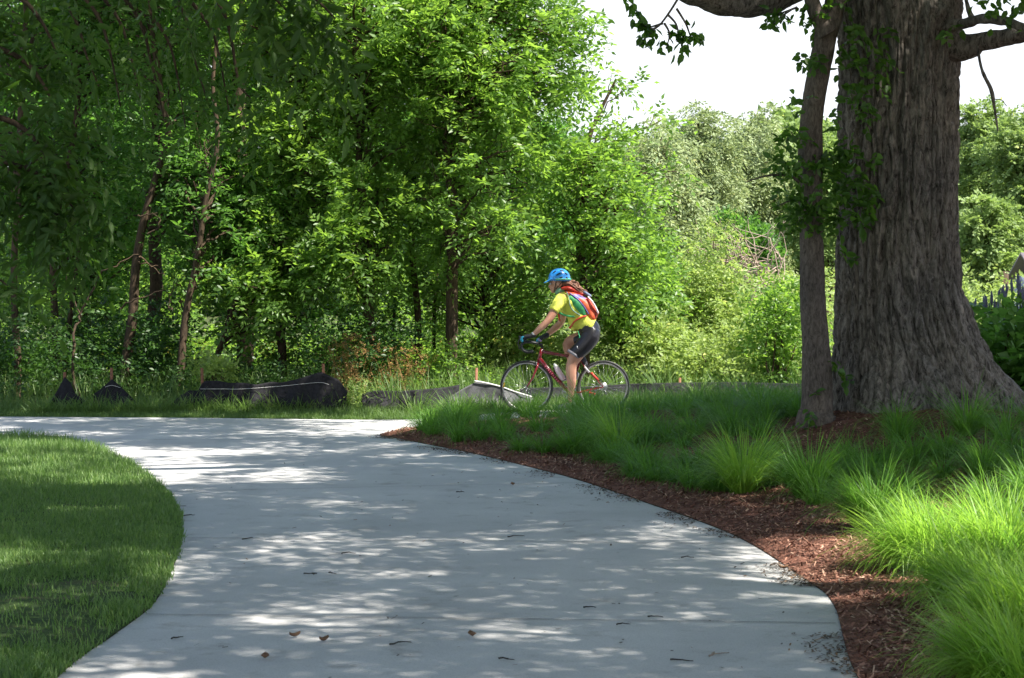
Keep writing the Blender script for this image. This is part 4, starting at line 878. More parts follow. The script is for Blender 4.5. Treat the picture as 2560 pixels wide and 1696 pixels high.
# mulch chips, litter, twigs
def slabs(name, x, y, sx, sy, mat, rng, zo=.006, tl=.35):
    n = len(x); a = rng.uniform(0, math.pi, n); c, s_ = np.cos(a), np.sin(a); h = .5; L_ = sx * rng.uniform(.4, 1.4, n); Wd = sy * rng.uniform(.5, 1.4, n); z = gz(x, y) + zo
    t1 = rng.normal(0, tl, n); t2 = rng.normal(0, tl, n); V = []
    for u, v in ((-h, -h), (h, -h), (h, h), (-h, h)):
        lx, ly = u * L_, v * Wd; V.append(np.stack([x + c * lx - s_ * ly, y + s_ * lx + c * ly, z + np.abs(t1) * L_ * .5 + t1 * lx + t2 * ly], -1))
    V = np.stack(V, 1).reshape(-1, 3); i = np.arange(n)[:, None] * 4
    return np_mesh(name, V, i + np.array([[0, 1, 2, 3]]), mat, tint=rng.uniform(0, 1, n))
rng = np.random.default_rng(850); n = 150000; y = rng.uniform(6.5, 22.6, n); x = -1.6 + (.30 * y + 2.2) * rng.uniform(0, 1, n)
k = in_poly(x, y, bedpoly); d = np.where(k, dist_line(x, y, BE), 9); k &= d < np.where(y > 12, 1.6, 2.0) ; k |= in_poly(x, y, bedpoly) & (x > 2.2) & (rng.uniform(size=n) < .5)
tag(slabs('mulch_chips', x[k], y[k], .030, .008, M['chips'], rng), kind='stuff')
n = 7000; tt = rng.integers(20, 92, n); j = BE[tt] ; x = j[:, 0] - np.abs(rng.normal(0, .13, n)) ** 1.2; y = j[:, 1] + rng.normal(0, .2, n); k = ~in_poly(x, y, bedpoly); x, y = x[k], y[k]
k = vnoise(np.stack([x * 2, y * 2, x * 0], -1), 4) > -.15; x, y = x[k], y[k]
x2 = rng.uniform(-3, 2, 420); y2 = rng.uniform(7.5, 23, 420); k2 = in_poly(x2, y2, pathpoly); x = np.concatenate([x, x2[k2]]); y = np.concatenate([y, y2[k2]])
tag(slabs('leaf_litter', x, y, .022, .008, M['litter'], rng, .004, .2), kind='stuff')
DB = [(440, 1270, .14, 'forked dark twig beside the bend of the lawn edge', 1), (470, 1292, .09, 'short twig just below the forked one at the lawn edge', 0), (1290, 1345, .11, 'thin bowed twig right of the middle of the path', 0), (1000, 1615, .10, 'bowed twig low in the middle of the path', 0), (1266, 1655, .07, 'small twig at the bottom centre of the path', 0),
      (1800, 1643, .11, 'thick brown twig at the lower right of the path', 1), (1705, 1658, .09, 'thin dark twig left of the thick brown one', 0), (1720, 1398, .07, 'curved twig near the right edge of the path', 0), (1475, 1524, .06, 'tiny twig right of the path centre', 0), (1560, 1567, .06, 'short twig between the path centre and the thick brown twig', 0),
      (770, 1440, .08, 'dark twig pair left of the path centre', 1), (830, 1438, .07, 'light brown twig beside the dark pair', 0), (617, 1350, .09, 'thin twig lying in the shade below the forked one', 0), (440, 1601, .06, 'twig on a sun fleck at the lower left', 0), (870, 1388, .08, 'hair thin twig above the dark pair', 0), (1640, 1548, .07, 'twig at the shaded lower right', 0), (1150, 1233, .06, 'twig among the far litter', 0)]
for k, (px, py, L, lab, fk) in enumerate(DB):
    X, Y = G(px, py); rng = np.random.default_rng(860 + k); a = rng.uniform(-.9, .9) ; L *= .55; d = np.array([math.cos(a), math.sin(a), 0])
    m = MB(); P = wiggle(np.array([X, Y, .009]) - d * L, np.array([X, Y, .009]) + d * L, 7, .55, rng); P[:, 2] = .006 + np.abs(P[:, 2] - .009) * .3; m.tube(P, np.linspace(.0042, .0018, 7), seg=6)
    if fk: m.tube(wiggle(P[3], P[3] + rotZ(.6) @ d * L * .7, 5, .15, rng), np.linspace(.005, .003, 5), seg=5)
    tag(m.build('fallen_twig', M['litter'] if k != 5 else M['bark_dead'], None, (X, Y, 0)), lab, 'twig', 'twigs fallen on the path')
LV = [(735, 1597, 'curled brown leaf on the sunlit lower left of the path'), (808, 1608, 'small upright brown leaf right of the curled one'), (1180, 1596, 'tan leaf low in the middle of the path'), (1282, 1215, 'orange leaf on a sun fleck near the far bed'), (660, 1652, 'rusty leaf near the bottom left of the path'), (1960, 1425, 'round brown leaf by the right edge of the path')]
for k, (px, py, lab) in enumerate(LV):
    X, Y = G(px, py); rng = np.random.default_rng(880 + k); a = rng.uniform(0, 3.1); V = []; 
    for u in np.linspace(-1, 1, 7):
        w_ = .018 * (1 - u * u) ** .6 + .001
        for v in (-1, 0, 1): V.append((X + (math.cos(a) * u * .028 - math.sin(a) * v * w_), Y + (math.sin(a) * u * .028 + math.cos(a) * v * w_), .004 + .012 * v * v + .012 * u * u))
    F = [[i * 3 + j, i * 3 + j + 1, i * 3 + j + 4, i * 3 + j + 3] for i in range(6) for j in (0, 1)]; mb = MB(); mb.add(V, F)
    if 'M_dl' not in globals(): M_dl = plain('dry leaf', (.15, .08, .04), .7)
    o = mb.build('fallen_leaf', M_dl, None, (X, Y, 0)); sm = o.modifiers.new('thickness', 'SOLIDIFY'); sm.thickness = .0012; tag(o, lab, 'leaf', 'leaves fallen on the path')

# ================================================================== silt fences
M['fabric'] = plain('black woven fabric', (.020, .019, .022), .8, 0, .4, 30, .2)
M['fabric'].node_tree.nodes['Principled BSDF'].inputs['Specular IOR Level'].default_value = .15
M['fabric_sunlit'] = plain('sunlit grey fabric', (.055, .055, .06), .7, 0, .5, 9, .5)  # lighter copy of the black fabric; sun on the cloth put into the colour
M['stake'] = plain('orange stained stake', (.20, .085, .045), .8, 0, .3, 30)
M['cord'] = plain('white cord and sunlit strip', (.6, .58, .56), .7)
def fence(lab, top, bot_py, stakes, seed, cord=None, grey=None, n=140, off=.9, lean=.10):
    """top: photo points of the upper edge; the cloth hangs from it to the ground"""
    rng = np.random.default_rng(seed); top = np.array(top, float); px = np.linspace(top[0, 0], top[-1, 0], n); py = np.interp(px, top[:, 0], top[:, 1])
    k3 = np.array([.25, .5, .25]); py = np.convolve(np.pad(py, 1, 'edge'), k3, 'valid')
    X0 = (px - 1280) / F_PX * 25.2; Yf = np.interp(X0, FE[:, 0], FE[:, 1]) + off; X = (px - 1280) / F_PX * Yf; Zt = CAMH - (py - HOR) / F_PX * Yf; Zg = gz(X, Yf) - .03
    if bot_py: Zg = np.minimum(Zg + .0, Zt - .02)
    m = 14; s_ = np.linspace(0, 1, m); V = []
    for q in s_:
        f = .05 * vnoise(np.column_stack([X * 5, X * 0 + q * 1.5, X * 0]), seed) + .035 * vnoise(np.column_stack([X * 11, X * 0 + q * 2, X * 0]), seed + 1)
        V.append(np.column_stack([X + .02 * vnoise(np.column_stack([X * 3, X * 0 + q * 3, X * 0]), seed + 2), Yf - lean * q ** 1.5 + f * (.3 + q), Zt * (1 - q) + Zg * q]))
    V = np.stack(V).reshape(-1, 3); i = np.arange(m - 1)[:, None] * n; j = np.arange(n - 1)[None, :]; F = np.stack([i + j, i + j + 1, i + n + j + 1, i + n + j], -1).reshape(-1, 4)
    xm = n // 2; root = thing('silt_fence', lab, 'fence', (X[xm], Yf[xm], Zg[xm]), 'black silt fences along the far path edge')
    o = np_mesh('fabric', V, F, M['fabric_sunlit'] if grey else M['fabric'], root, smooth=True); sm = o.modifiers.new('thickness', 'SOLIDIFY'); sm.thickness = .003
    if grey:
        mb = MB(); PH = np.array([W(a, b_, float(np.interp((a - 1280) / F_PX * 25.2, X0, Yf)) - .03) for a, b_ in ((1186, 953), (1210, 957), (1251, 967), (1290, 981), (1330, 993))]); mb.tube(catmull(PH, 6), .010, .008, seg=8); mb.build('sunlit_strip', M['cord'], root)  # white tube stands for a line of sun on the cloth
    for sx, sy in stakes:
        Yk = float(np.interp((sx - 1280) / F_PX * 25.2, X0, Yf)) + .05; p = W(sx, sy, Yk); zg = float(gz(p[0], Yk)) - .1; a = rng.uniform(-.04, .04); mb = MB()
        mb.box((p[0], Yk, (p[2] + zg) / 2), (.034, .03, p[2] - zg), rotY(a)); mb.build('stake', M['stake'], root, smooth=False)
    if cord:
        mb = MB(); P = np.array([W(a, b_, float(np.interp((a - 1280) / F_PX * 25.2, X0, Yf)) - .035) for a, b_ in cord]); mb.tube(catmull(P, 6), .0025, seg=6); mb.build('cord', M['cord'], root)
fence('smallest black silt fence hump, draped and folded, no orange stake', [(118, 1012), (138, 984), (150, 962), (161, 942), (176, 958), (188, 984), (203, 995), (222, 1010)], None, [(161, 931)], 1)
fence('second black silt fence hump, peaked under an orange stake', [(232, 985), (246, 975), (262, 962), (279, 948), (299, 966), (320, 986), (340, 1006)], None, [(279, 920)], 2, [(262, 968), (279, 964), (300, 970)])
fence('longest black silt fence run with stripes of sun and two stakes', [(430, 1010), (447, 990), (470, 976), (492, 978), (503, 958), (512, 953), (545, 952), (575, 958), (606, 957), (640, 962), (675, 955), (700, 957), (735, 950), (760, 944), (785, 936), (803, 930), (825, 942), (843, 950), (868, 980)], None, [(506, 920), (809, 910)], 3,
      [(500, 973), (560, 973), (606, 973), (700, 966), (760, 960), (801, 957), (822, 962)], off=.85)
fence('low black silt fence piece behind the dry weeds and straight dark trunk', [(905, 985), (940, 977), (1000, 978), (1060, 974), (1120, 968), (1150, 962)], None, [], 4, off=.9)
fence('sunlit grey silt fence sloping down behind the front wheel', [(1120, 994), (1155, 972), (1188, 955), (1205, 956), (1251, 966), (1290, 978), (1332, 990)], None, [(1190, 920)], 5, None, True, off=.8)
fence('level black silt fence behind the rear wheel', [(1300, 972), (1412, 968), (1500, 965), (1573, 960), (1700, 957), (1850, 956), (2010, 960)], None, [(1700, 945)], 6, off=1.1)

# ================================================================== bicycle and rider (riding to the left)
YB = 24.0; SC = F_PX / YB
def P(u, v, d=0.0):                      # measured in the enlarged photo of the rider -> metres; d = towards (-) / away from (+) the viewer
    px = 1180 + u / 3.5646; py = 620 + v / 3.5646; return np.array([(px - 1280) / SC, YB + d, CAMH - (py - HOR) / SC])
gb = P(830, 1477)[2]
FH, RH, BBk = P(487, 1240), P(1172, 1240), P(868, 1292); RW = .34
M['frame'] = plain('dark red frame paint', (.16, .008, .014), .25, .0, .1); M['frame'].node_tree.nodes['Principled BSDF'].inputs['Coat Weight'].default_value = .5
M['black'] = plain('matt black', (.012, .012, .014), .45); M['tyre'] = plain('tyre rubber', (.045, .043, .042), .7)
M['rim'] = plain('brushed rim', (.42, .40, .39), .35, .7); M['steel'] = plain('steel', (.5, .5, .5), .3, .9); M['white'] = plain('white paint', (.72, .70, .70), .35)
M['red'] = plain('bright red', (.55, .05, .03), .4); M['pink'] = plain('pink lettering', (.75, .12, .20), .4); M['bottle'] = plain('pale pink plastic', (.80, .62, .66), .3); M['yellow'] = plain('amber reflector', (.8, .5, .03), .2)
bike = thing('bicycle', 'dark red road bicycle with drop handlebars, ridden to the left', 'bicycle', ((FH[0] + RH[0]) / 2, YB, gb))
def wheel(c, nm, rear):
    w = MB(); w.torus(c, RW - .014, .014, 64, 10); wo = w.build('wheel', M['tyre'], bike)
    r = MB(); r.torus(c, RW - .037, .011, 64, 8, .010); r.build('rim', M['rim'], wo)
    h = MB(); h.tube([c + [0, -.05, 0], c + [0, -.03, 0], c + [0, .03, 0], c + [0, .05, 0]], [.018, .016, .016, .018], seg=12); h.build('hub', M['steel'], wo)
    sp = MB()
    for k in range(24):
        a = k * 2 * math.pi / 24; a2 = a + (.45 if k % 2 else -.45); d = .03 if k % 4 < 2 else -.03
        sp.tube([c + [math.cos(a2) * .018, d, math.sin(a2) * .018], c + [math.cos(a) * (RW - .042), 0, math.sin(a) * (RW - .042)]], .0013, seg=4)
    sp.build('spokes', M['steel'], wo)
    if not rear:
        m = MB(); q = P(285, 1222, -.012); m.box(q, (.022, .02, .06), rotY(.15)); m.build('reflector', M['yellow'], wo)
    else:
        m = MB(); m.tube([c + [0, .02, 0], c + [0, .024, 0], c + [0, .036, 0], c + [0, .045, 0]], [.055, .055, .04, .03], seg=24); m.build('cassette', M['steel'], wo)
wheel(FH, 'front', False); wheel(RH, 'rear', True)
HT, HB = P(622, 905), P(594, 1010); SCl = P(978, 975); fr = MB()
fr.tube([HT + (HT - HB) * .06, HB - (HT - HB) * .06], .023, seg=14)
fr.tube([P(618, 922), P(740, 945), P(860, 965), P(975, 985)], [.023, .021, .019, .017], [.020, .018, .016, .015], seg=12)
fr.tube([P(600, 985), P(700, 1110), P(800, 1215), BBk], [.028, .027, .026, .026], [.026] * 4, seg=14)
fr.tube([BBk, P(905, 1180), P(945, 1060), P(985, 950)], .0165, seg=12)
for d in (-.06, .06):
    fr.tube([P(968, 1005, d * .3), P(1010, 1070, d * .8), RH + [-.05, d, .05], RH + [0, d, 0]], [.010, .010, .008, .008], seg=8)
    fr.tube([BBk + [.02, d * .6, 0], P(960, 1288, d * .9), RH + [-.03, d, -.005], RH + [0, d, 0]], [.013, .011, .009, .009], seg=8)
fr.tube([BBk + [0, -.04, 0], BBk + [0, .04, 0]], .024, seg=14)
fr.build('frame', M['frame'], bike)
fk = MB(); fk.tube([HB, P(586, 1045)], .018, seg=12)
for d in (-.05, .05): fk.tube([P(588, 1030, d * .3), P(580, 1060, d), P(545, 1150, d), P(505, 1215, d), FH + [0, d, 0]], [.016, .015, .012, .009, .009], [.014, .012, .01, .008, .008], seg=8)
fk.build('fork', M['frame'], bike)
m = MB()
for d in (-.062,): m.tube([P(1003, 1060, d * .85), P(1045, 1108, d)], .013, seg=8)
m.build('stay_panel', M['white'], bike)
m = MB(); m.tube([P(1062, 1110, -.066), P(1082, 1135, -.068), P(1125, 1178, -.068)], .013, seg=8); m.build('stay_accent', M['red'], bike)
m = MB(); m.box(P(1068, 1293, -.075), (.085, .012, .022), rotY(.25)); m.build('chainstay_guard', M['red'], bike)
m = MB()                                  # illegible pale lettering on the down tube
dn = (BBk - P(600, 985)); dn = dn / np.linalg.norm(dn); an = math.atan2(-dn[2], dn[0])
for k in range(9): q = P(655 + k * 14, 1058 + k * 16.2, -.0275); m.box(q, (.012, .003, .022 if k % 3 else .028), rotY(an) @ rotY([.0, .5, -.4][k % 3]))
m.build('lettering', M['pink'], bike)
m = MB(); m.tube([P(985, 955), P(1012, 900), P(1040, 850)], .0135, seg=12); m.build('seatpost', M['black'], bike)
m = MB(); m.tube([P(945, 838), P(985, 830), P(1040, 826), P(1090, 818), P(1118, 812)], [.012, .016, .022, .026, .018], [.02, .025, .05, .075, .06], seg=16, round_end=True); sd_ = m.build('saddle', M['black'], bike)
m = MB(); m.tube([P(1010, 845, -.04), P(1050, 822, -.07), P(1100, 806, -.075)], .006, seg=6); m.build('saddle_edge', M['white'], sd_)
m = MB(); m.tube([P(968, 945), P(985, 990), P(1010, 1040)], [.035, .042, .034], [.03, .035, .03], seg=14, round_end=True); m.build('saddle_bag', plain('dark grey cordura', (.05, .05, .06), .8), bike)
st_ = MB(); st_.tube([HT + (HT - HB) * .05, P(628, 870)], .017, seg=12); st_.tube([P(628, 872), P(585, 846)], [.018, .018], seg=12); st_.build('stem', M['black'], bike)
hb = MB(); D0 = P(583, 845)
bar = [D0 + [0, -.05, 0], D0 + [0, -.14, 0], D0 + [-.02, -.19, 0], P(520, 838, -.205), P(465, 842, -.21), P(440, 870, -.212), P(455, 910, -.215), P(500, 925, -.215), P(545, 918, -.215)]
hb.tube(catmull([D0] + bar, 6), .0155, seg=10); hb.tube(catmull([D0] + [b_ * [1, -1, 1] + [0, 2 * YB, 0] for b_ in bar], 6), .0155, seg=10); hb.build('handlebar', M['black'], bike)
for sgn in (-1, 1):
    m = MB(); m.tube([P(475, 838, .208 * sgn), P(445, 822, .208 * sgn), P(425, 792, .208 * sgn)], [.019, .021, .014], [.017, .018, .012], seg=10, round_end=True); hd = m.build('brake_hood', M['black'], bike)
    m = MB(); m.tube(catmull([P(428, 812, .215 * sgn), P(412, 850, .218 * sgn), P(425, 900, .22 * sgn)], 4), [.008] * 8 + [.005], seg=6); m.build('brake_lever', M['black'], hd)
for c_, dy in ((P(1005, 1052), 0), (P(572, 1030), 0)):
    m = MB(); m.box(c_, (.03, .09, .035)); m.tube([c_ + [0, -.04, 0], c_ + [.01, -.04, -.05]], .009, seg=6); m.tube([c_ + [0, .04, 0], c_ + [.01, .04, -.05]], .009, seg=6); m.build('brake_caliper', M['black'], bike, smooth=False)
m = MB(); m.torus(BBk + [0, .045, 0], .085, .004, 40, 6); 
for k in range(5): a = k * 1.2566 + .4; m.tube([BBk + [0, .045, 0], BBk + [math.cos(a) * .083, .045, math.sin(a) * .083]], .007, seg=6)
cr = m.build('chainring', M['steel'], bike)
PD, PU = BBk + [-.02, -.075, -.168], BBk + [.02, .08, .168]
m = MB(); m.tube([BBk + [0, -.06, 0], PD], [.014, .010], seg=8); m.build('crank_arm', M['black'], bike); m = MB(); m.tube([BBk + [0, .06, 0], PU], [.014, .010], seg=8); m.build('crank_arm', M['black'], bike)
for q in (PD + [0, -.045, 0], PU + [0, .045, 0]): m = MB(); m.box(q, (.085, .08, .016)); m.build('pedal', M['black'], bike, smooth=False)
ch = MB(); ch.tube([BBk + [0, .045, .086], RH + [0, .04, .04]], .004, seg=5); ch.tube([BBk + [0, .045, -.086], RH + [.01, .04, -.10], RH + [.02, .04, -.05]], .004, seg=5); ch.build('chain', M['tyre'], bike)
m = MB(); m.tube([P(1185, 1265, .05), P(1200, 1310, .05)], .016, seg=8); m.build('derailleur', M['black'], bike)
m = MB(); q0, q1 = P(752, 1105, -.005), P(812, 1190, -.005); m.tube([q1 + (q1 - q0) * .05, q1, q0], .0045, seg=6); m.torus(q0, .036, .003, 20, 5); m.build('bottle_cage', M['black'], bike)
bt = thing('water_bottle', 'white and pink drinking bottle in the frame cage', 'bottle', tuple(P(815, 1180)))
m = MB(); m.tube([P(818, 1176), P(806, 1160), P(770, 1100), P(757, 1078), P(750, 1066)], [.030, .036, .036, .033, .026], seg=20); m.build('body', M['bottle'], bt)
m = MB(); m.tube([P(752, 1068), P(742, 1052), P(736, 1042), P(730, 1034)], [.028, .026, .014, .012], seg=16); m.build('cap', M['white'], bt)
# handlebar gadget
m = MB(); m.box(P(602, 822, -.03), (.06, .05, .02), rotY(.5)); m.build('bike_computer', plain('pale violet plastic', (.45, .33, .55), .4), bike, smooth=False)

# ---- rider
def skin_mat():
    m, nt, N, L, B = new_mat('skin'); B.inputs['Base Color'].default_value = (.50, .25, .16, 1); B.inputs['Roughness'].default_value = .5
    n = N.new('ShaderNodeTexNoise'); n.inputs['Scale'].default_value = 9; r = ramp(N, [(.3, (.42, .20, .13)), (.7, (.56, .30, .20))]); L.new(n.outputs[0], r.inputs[0]); L.new(r.outputs[0], B.inputs['Base Color']); return m
M['skin'] = skin_mat(); M['hair'] = plain('reddish grey hair', (.22, .10, .06), .6, 0, .4, 60, .5); M['shirt'] = plain('lime yellow jersey', (.68, .72, .10), .75, 0, .08, 8); M['shorts'] = plain('black lycra', (.014, .013, .017), .32, 0, .2)
M['glove'] = plain('black glove', (.015, .016, .02), .7); M['blue'] = plain('turquoise glove fingers', (.02, .28, .42), .6); M['band'] = plain('grey band', (.22, .21, .24), .6)
person = thing('person', 'cyclist in lime jersey, black shorts and blue helmet, riding to the left', 'person', (P(870, 0)[0], YB, gb))
b = MB()
# trunk, neck, head
b.tube([P(1052, 790), P(1040, 730), P(990, 650), P(915, 565), P(850, 490), P(808, 432), P(785, 400), P(770, 372)], [.115, .12, .115, .115, .105, .08, .055, .052], [.155, .155, .14, .15, .165, .13, .065, .055], seg=20, round_end=True)
b.tube([P(785, 405), P(768, 365), P(758, 340)], [.056, .052, .055], [.058, .054, .055], seg=16)
b.ball(P(768, 300), (.098, .076, .112), R=rotY(-.35)); b.tube([P(758, 315), P(735, 350), P(722, 385)], [.075, .066, .034], [.066, .056, .028], seg=14, round_end=True)
b.tube([P(702, 312), P(689, 340), P(690, 348)], [.014, .014, .016], [.012, .014, .016], seg=8, round_end=True)      # nose
b.ball(P(704, 366), (.014, .022, .009)); b.ball(P(707, 376), (.013, .02, .009))                                                           # lips
for sg in (-1, 1): b.ball(P(770, 325, .077 * sg), (.018, .012, .032), R=rotY(-.25)); b.ball(P(710, 330, .05 * sg), (.018, .018, .014))      # ears, cheekbones
# near arm
def limbt(pts, ra, rb=None, seg=14): P2 = catmull(pts, 5); t = np.linspace(0, 1, len(P2)); q = np.linspace(0, 1, len(ra)); b.tube(P2, np.interp(t, q, ra), np.interp(t, q, rb or ra), seg=seg, round_end=True)
limbt([P(800, 450, -.15), P(760, 510, -.19), P(718, 580, -.215), P(672, 650, -.23), P(612, 708, -.225), P(548, 768, -.215)], [.058, .058, .053, .046, .043, .027])
limbt([P(815, 470, .15), P(812, 570, .20), P(800, 660, .225), P(735, 725, .20), P(664, 782, .14)], [.058, .055, .046, .044, .027])
# near leg (straight, pedal low) and far leg (knee raised)
limbt([P(1040, 800, -.09), P(985, 880, -.105), P(925, 960, -.10), P(890, 1030, -.10), P(880, 1100, -.105), P(885, 1190, -.11), P(880, 1280, -.115), P(876, 1345, -.12)], [.108, .098, .088, .070, .069, .060, .042, .034], [.10, .092, .08, .064, .064, .056, .04, .033])
limbt([P(1030, 800, .09), P(950, 815, .10), P(860, 852, .10), P(868, 930, .10), P(900, 1020, .11), P(915, 1100, .12)], [.105, .092, .068, .064, .055, .034])
for q0, d in ((P(876, 1345), -.12), (P(915, 1100), .12)):
    q0 = q0 * [1, 0, 1] + [0, YB + d, 0]; b.tube([q0, q0 + [.015, 0, -.06], q0 + [-.05, 0, -.075], q0 + [-.14, -.005, -.09]], [.034, .04, .036, .022], [.033, .036, .04, .035], seg=12, round_end=True)
# hands
def hand(wr, grip, d, bar_dir, fcol):
    """palm from wrist to the bar, four fingers curling over it and the thumb on its inner side"""
    wr = P(*wr, d); g = P(*grip, d); ax = (g - wr) / np.linalg.norm(g - wr); sgn = np.sign(d); acr = np.array([0, 1.0, 0]) if bar_dir == 'along' else np.array([0, 1.0, 0])
    b.tube([wr, wr * .6 + g * .4, g], [.024, .022, .02], [.028, .04, .042], seg=14, round_end=True)
    fg = []
    for k, (o, L) in enumerate(((-.032, .85), (-.011, 1.0), (.011, .97), (.032, .78))):
        r0 = g + acr * o; p = [r0, r0 + ax * .03 * L + [0, 0, .004], r0 + ax * .045 * L + [0, 0, -.022 * L], r0 + ax * .03 * L + [0, 0, -.048 * L]]; b.tube(catmull(p, 3), [.0095] * 9 + [.008], seg=8, round_end=True); fg.append(p)
    t0 = wr * .55 + g * .45 - acr * .035 * sgn; tp = [t0, t0 - acr * .014 * sgn + ax * .022 + [0, 0, -.012], t0 - acr * .010 * sgn + ax * .045 + [0, 0, -.03]]; b.tube(catmull(tp, 3), [.012] * 6 + [.009], seg=8, round_end=True)
    return wr, g, fg, tp
h1 = hand((538, 778), (468, 792), -.21, 'along', 0); h2 = hand((660, 785), (608, 808), .10, 'along', 0)
body = b.build('body', M['skin'], person); remesh(body, .0075, 3, .5)
def cloth(nm, parts, mat, vox=.009, sm=4, par=person):
    c = MB()
    for a in parts: P2 = catmull(a[0], 4); t = np.linspace(0, 1, len(P2)); q = np.linspace(0, 1, len(a[1])); c.tube(P2, np.interp(t, q, a[1]), np.interp(t, q, a[2] if len(a) > 2 else a[1]), seg=22, round_end=(len(a) > 3))
    o = c.build(nm, mat, par); remesh(o, vox, sm, .5); return o
shirt = cloth('jersey', [([P(1066, 712), P(1030, 690), P(985, 640), P(912, 562), P(850, 488), P(808, 430), P(786, 402)], [.128, .137, .137, .128, .115, .088, .06], [.168, .165, .155, .16, .175, .135, .066]),
                         ([P(905, 655), P(915, 700), P(900, 722)], [.07, .065, .03], [.11, .10, .06], 1),
                         ([P(806, 446, -.13), P(765, 500, -.185), P(722, 560, -.212)], [.078, .077, .068]),
                         ([P(818, 460, .13), P(815, 530, .19), P(812, 575, .205)], [.074, .07, .064])], M['shirt'])
tx = bpy.data.textures.new('folds', 'CLOUDS'); tx.noise_scale = .09; dm = shirt.modifiers.new('folds', 'DISPLACE'); dm.texture = tx; dm.strength = .022; dm.mid_level = .5
cloth('shorts', [([P(1050, 800), P(1058, 770), P(1050, 730), P(1022, 690)], [.118, .128, .136, .132], [.170, .172, .168, .160], 1), ([P(1062, 742, -.06), P(1050, 790, -.088), P(988, 878, -.105), P(908, 952, -.103)], [.115, .128, .110, .094], [.115, .118, .104, .088]),
                 ([P(1035, 800, .09), P(960, 818, .10), P(905, 838, .10)], [.112, .098, .084])], M['shorts'])
def band(nm, c0, c1, r, mat, d=-.103, par=person, rb=None):
    m = MB(); m.tube([P(*c0, d), P(*c1, d)], r, rb or r, seg=28, cap=True); return m.build(nm, mat, par)
band('leg_band', (916, 938), (903, 958), .0985, M['band'], rb=.093)
m = MB(); m.tube([P(942, 740, -.155), P(955, 790, -.186), P(950, 800, -.19)], [.004, .006, .009], seg=6); m.build('earphone_cord', plain('green cord', (.03, .4, .16), .5), person)
m = MB(); m.box(P(934, 882, -.205), (.012, .012, .035), rotY(-.3)); m.build('hip_mark', M['white'], person, smooth=False)
# gloves
for hh in (h1, h2):
    wr, g, fg, tp = hh; c = MB(); c.tube([wr - (g - wr) * .18, wr, wr * .6 + g * .4, g, g + (g - wr) * .12], [.033, .031, .029, .027, .024], [.034, .035, .046, .048, .044], seg=16, round_end=True); c.tube(catmull(tp, 3), .0145, seg=8, round_end=True)
    gl = c.build('glove', M['glove'], person)
    for p in fg: c = MB(); c.tube(catmull(p, 3), .0125, seg=8, round_end=True); c.build('glove_finger', M['blue'], gl)
m = MB(); m.tube([P(552, 762, -.213), P(542, 772, -.213)], .031, seg=16); m.build('wristband', M['white'], person)
# shoes
for q0, d in ((P(876, 1345), -.12), (P(915, 1100), .12)):
    q0 = q0 * [1, 0, 1] + [0, YB + d, 0]; c = MB(); c.tube([q0 + [.025, 0, -.045], q0 + [.02, 0, -.075], q0 + [-.06, 0, -.085], q0 + [-.15, -.005, -.10]], [.038, .046, .042, .028], [.04, .044, .048, .042], seg=14, round_end=True); c.build('shoe', M['band'], person)
# hair flying back over the collar, dark strands under the helmet
hr = MB(); rng = np.random.default_rng(2)
hr.tube(catmull([P(790, 325), P(840, 325), P(890, 335), P(940, 360), P(985, 400)], 5), np.interp(np.linspace(0, 1, 21), [0, .3, .6, 1], [.035, .042, .044, .015]), [.04] * 21, seg=14, round_end=True)
for k in range(46):
    a = np.array([0, rng.normal(0, .024), 0]); w_ = rng.normal(0, 14, 8)
    hr.tube(catmull([P(780 + w_[0] * .4, 315 + w_[1] * .5) + a, P(845, 312 + w_[2]) + a * 1.4, P(905 + w_[3], 330 + w_[4]) + a * 1.6, P(955 + w_[5], 365 + w_[6] * 1.3) + a * 1.4, P(1000 + w_[5], 408 + w_[7] * 1.5) + a], 4), np.interp(np.linspace(0, 1, 17), [0, .5, 1], [.008, .010, .002]), seg=6)
hr.build('hair', M['hair'], person)
m = MB(); m.tube(catmull([P(800, 300), P(792, 340), P(772, 378)], 4), [.07, .068, .066, .062, .06, .055, .05, .045, .04], seg=14, round_end=True); m.build('hair', plain('dark hair', (.03, .022, .02), .6, 0, .4, 50), person)
m = MB(); m.tube(catmull([P(800, 385), P(780, 372), P(766, 392)], 4), .042, .075, seg=14, round_end=True); m.build('collar', plain('pale green collar', (.16, .32, .20), .8), person)
# helmet
hm = MB(); hc_ = P(776, 278); n1, n2 = 40, 22; Rt = rotY(-.10)
th = np.linspace(0, math.pi * .56, n2)[1:]; ph = np.linspace(0, 2 * math.pi, n1, endpoint=False); TH, PH = np.meshgrid(th, ph, indexing='ij')
rib = 1 + .022 * np.cos(5 * PH) * np.sin(TH) ** 2
L3 = np.stack([np.sin(TH) * np.cos(PH) * .142 * rib, np.sin(TH) * np.sin(PH) * .108 * rib, np.cos(TH) * .138 - .0 * TH], -1)
L3[..., 2] += np.where(TH > 1.45, .018 * np.cos(PH * 1.0) * -1, 0)
Vv = np.vstack([L3.reshape(-1, 3), [[0, 0, .138]]]) @ Rt.T + hc_; i = np.arange(n2 - 2)[:, None] * n1; j = np.arange(n1)[None]; k_ = (j + 1) % n1
hm.add(Vv, np.stack([i + j, i + n1 + j, i + n1 + k_, i + k_], -1).reshape(-1, 4)); jj = np.arange(n1); hm.F3.append(np.stack([jj, (jj + 1) % n1, np.full(n1, len(Vv) - 1)], -1))
M['helmet'] = plain('blue helmet shell', (.025, .24, .66), .3); M['helmet'].node_tree.nodes['Principled BSDF'].inputs['Coat Weight'].default_value = .4
helm = hm.build('helmet', M['helmet'], person); sm = helm.modifiers.new('thickness', 'SOLIDIFY'); sm.thickness = .014; sm.offset = -1
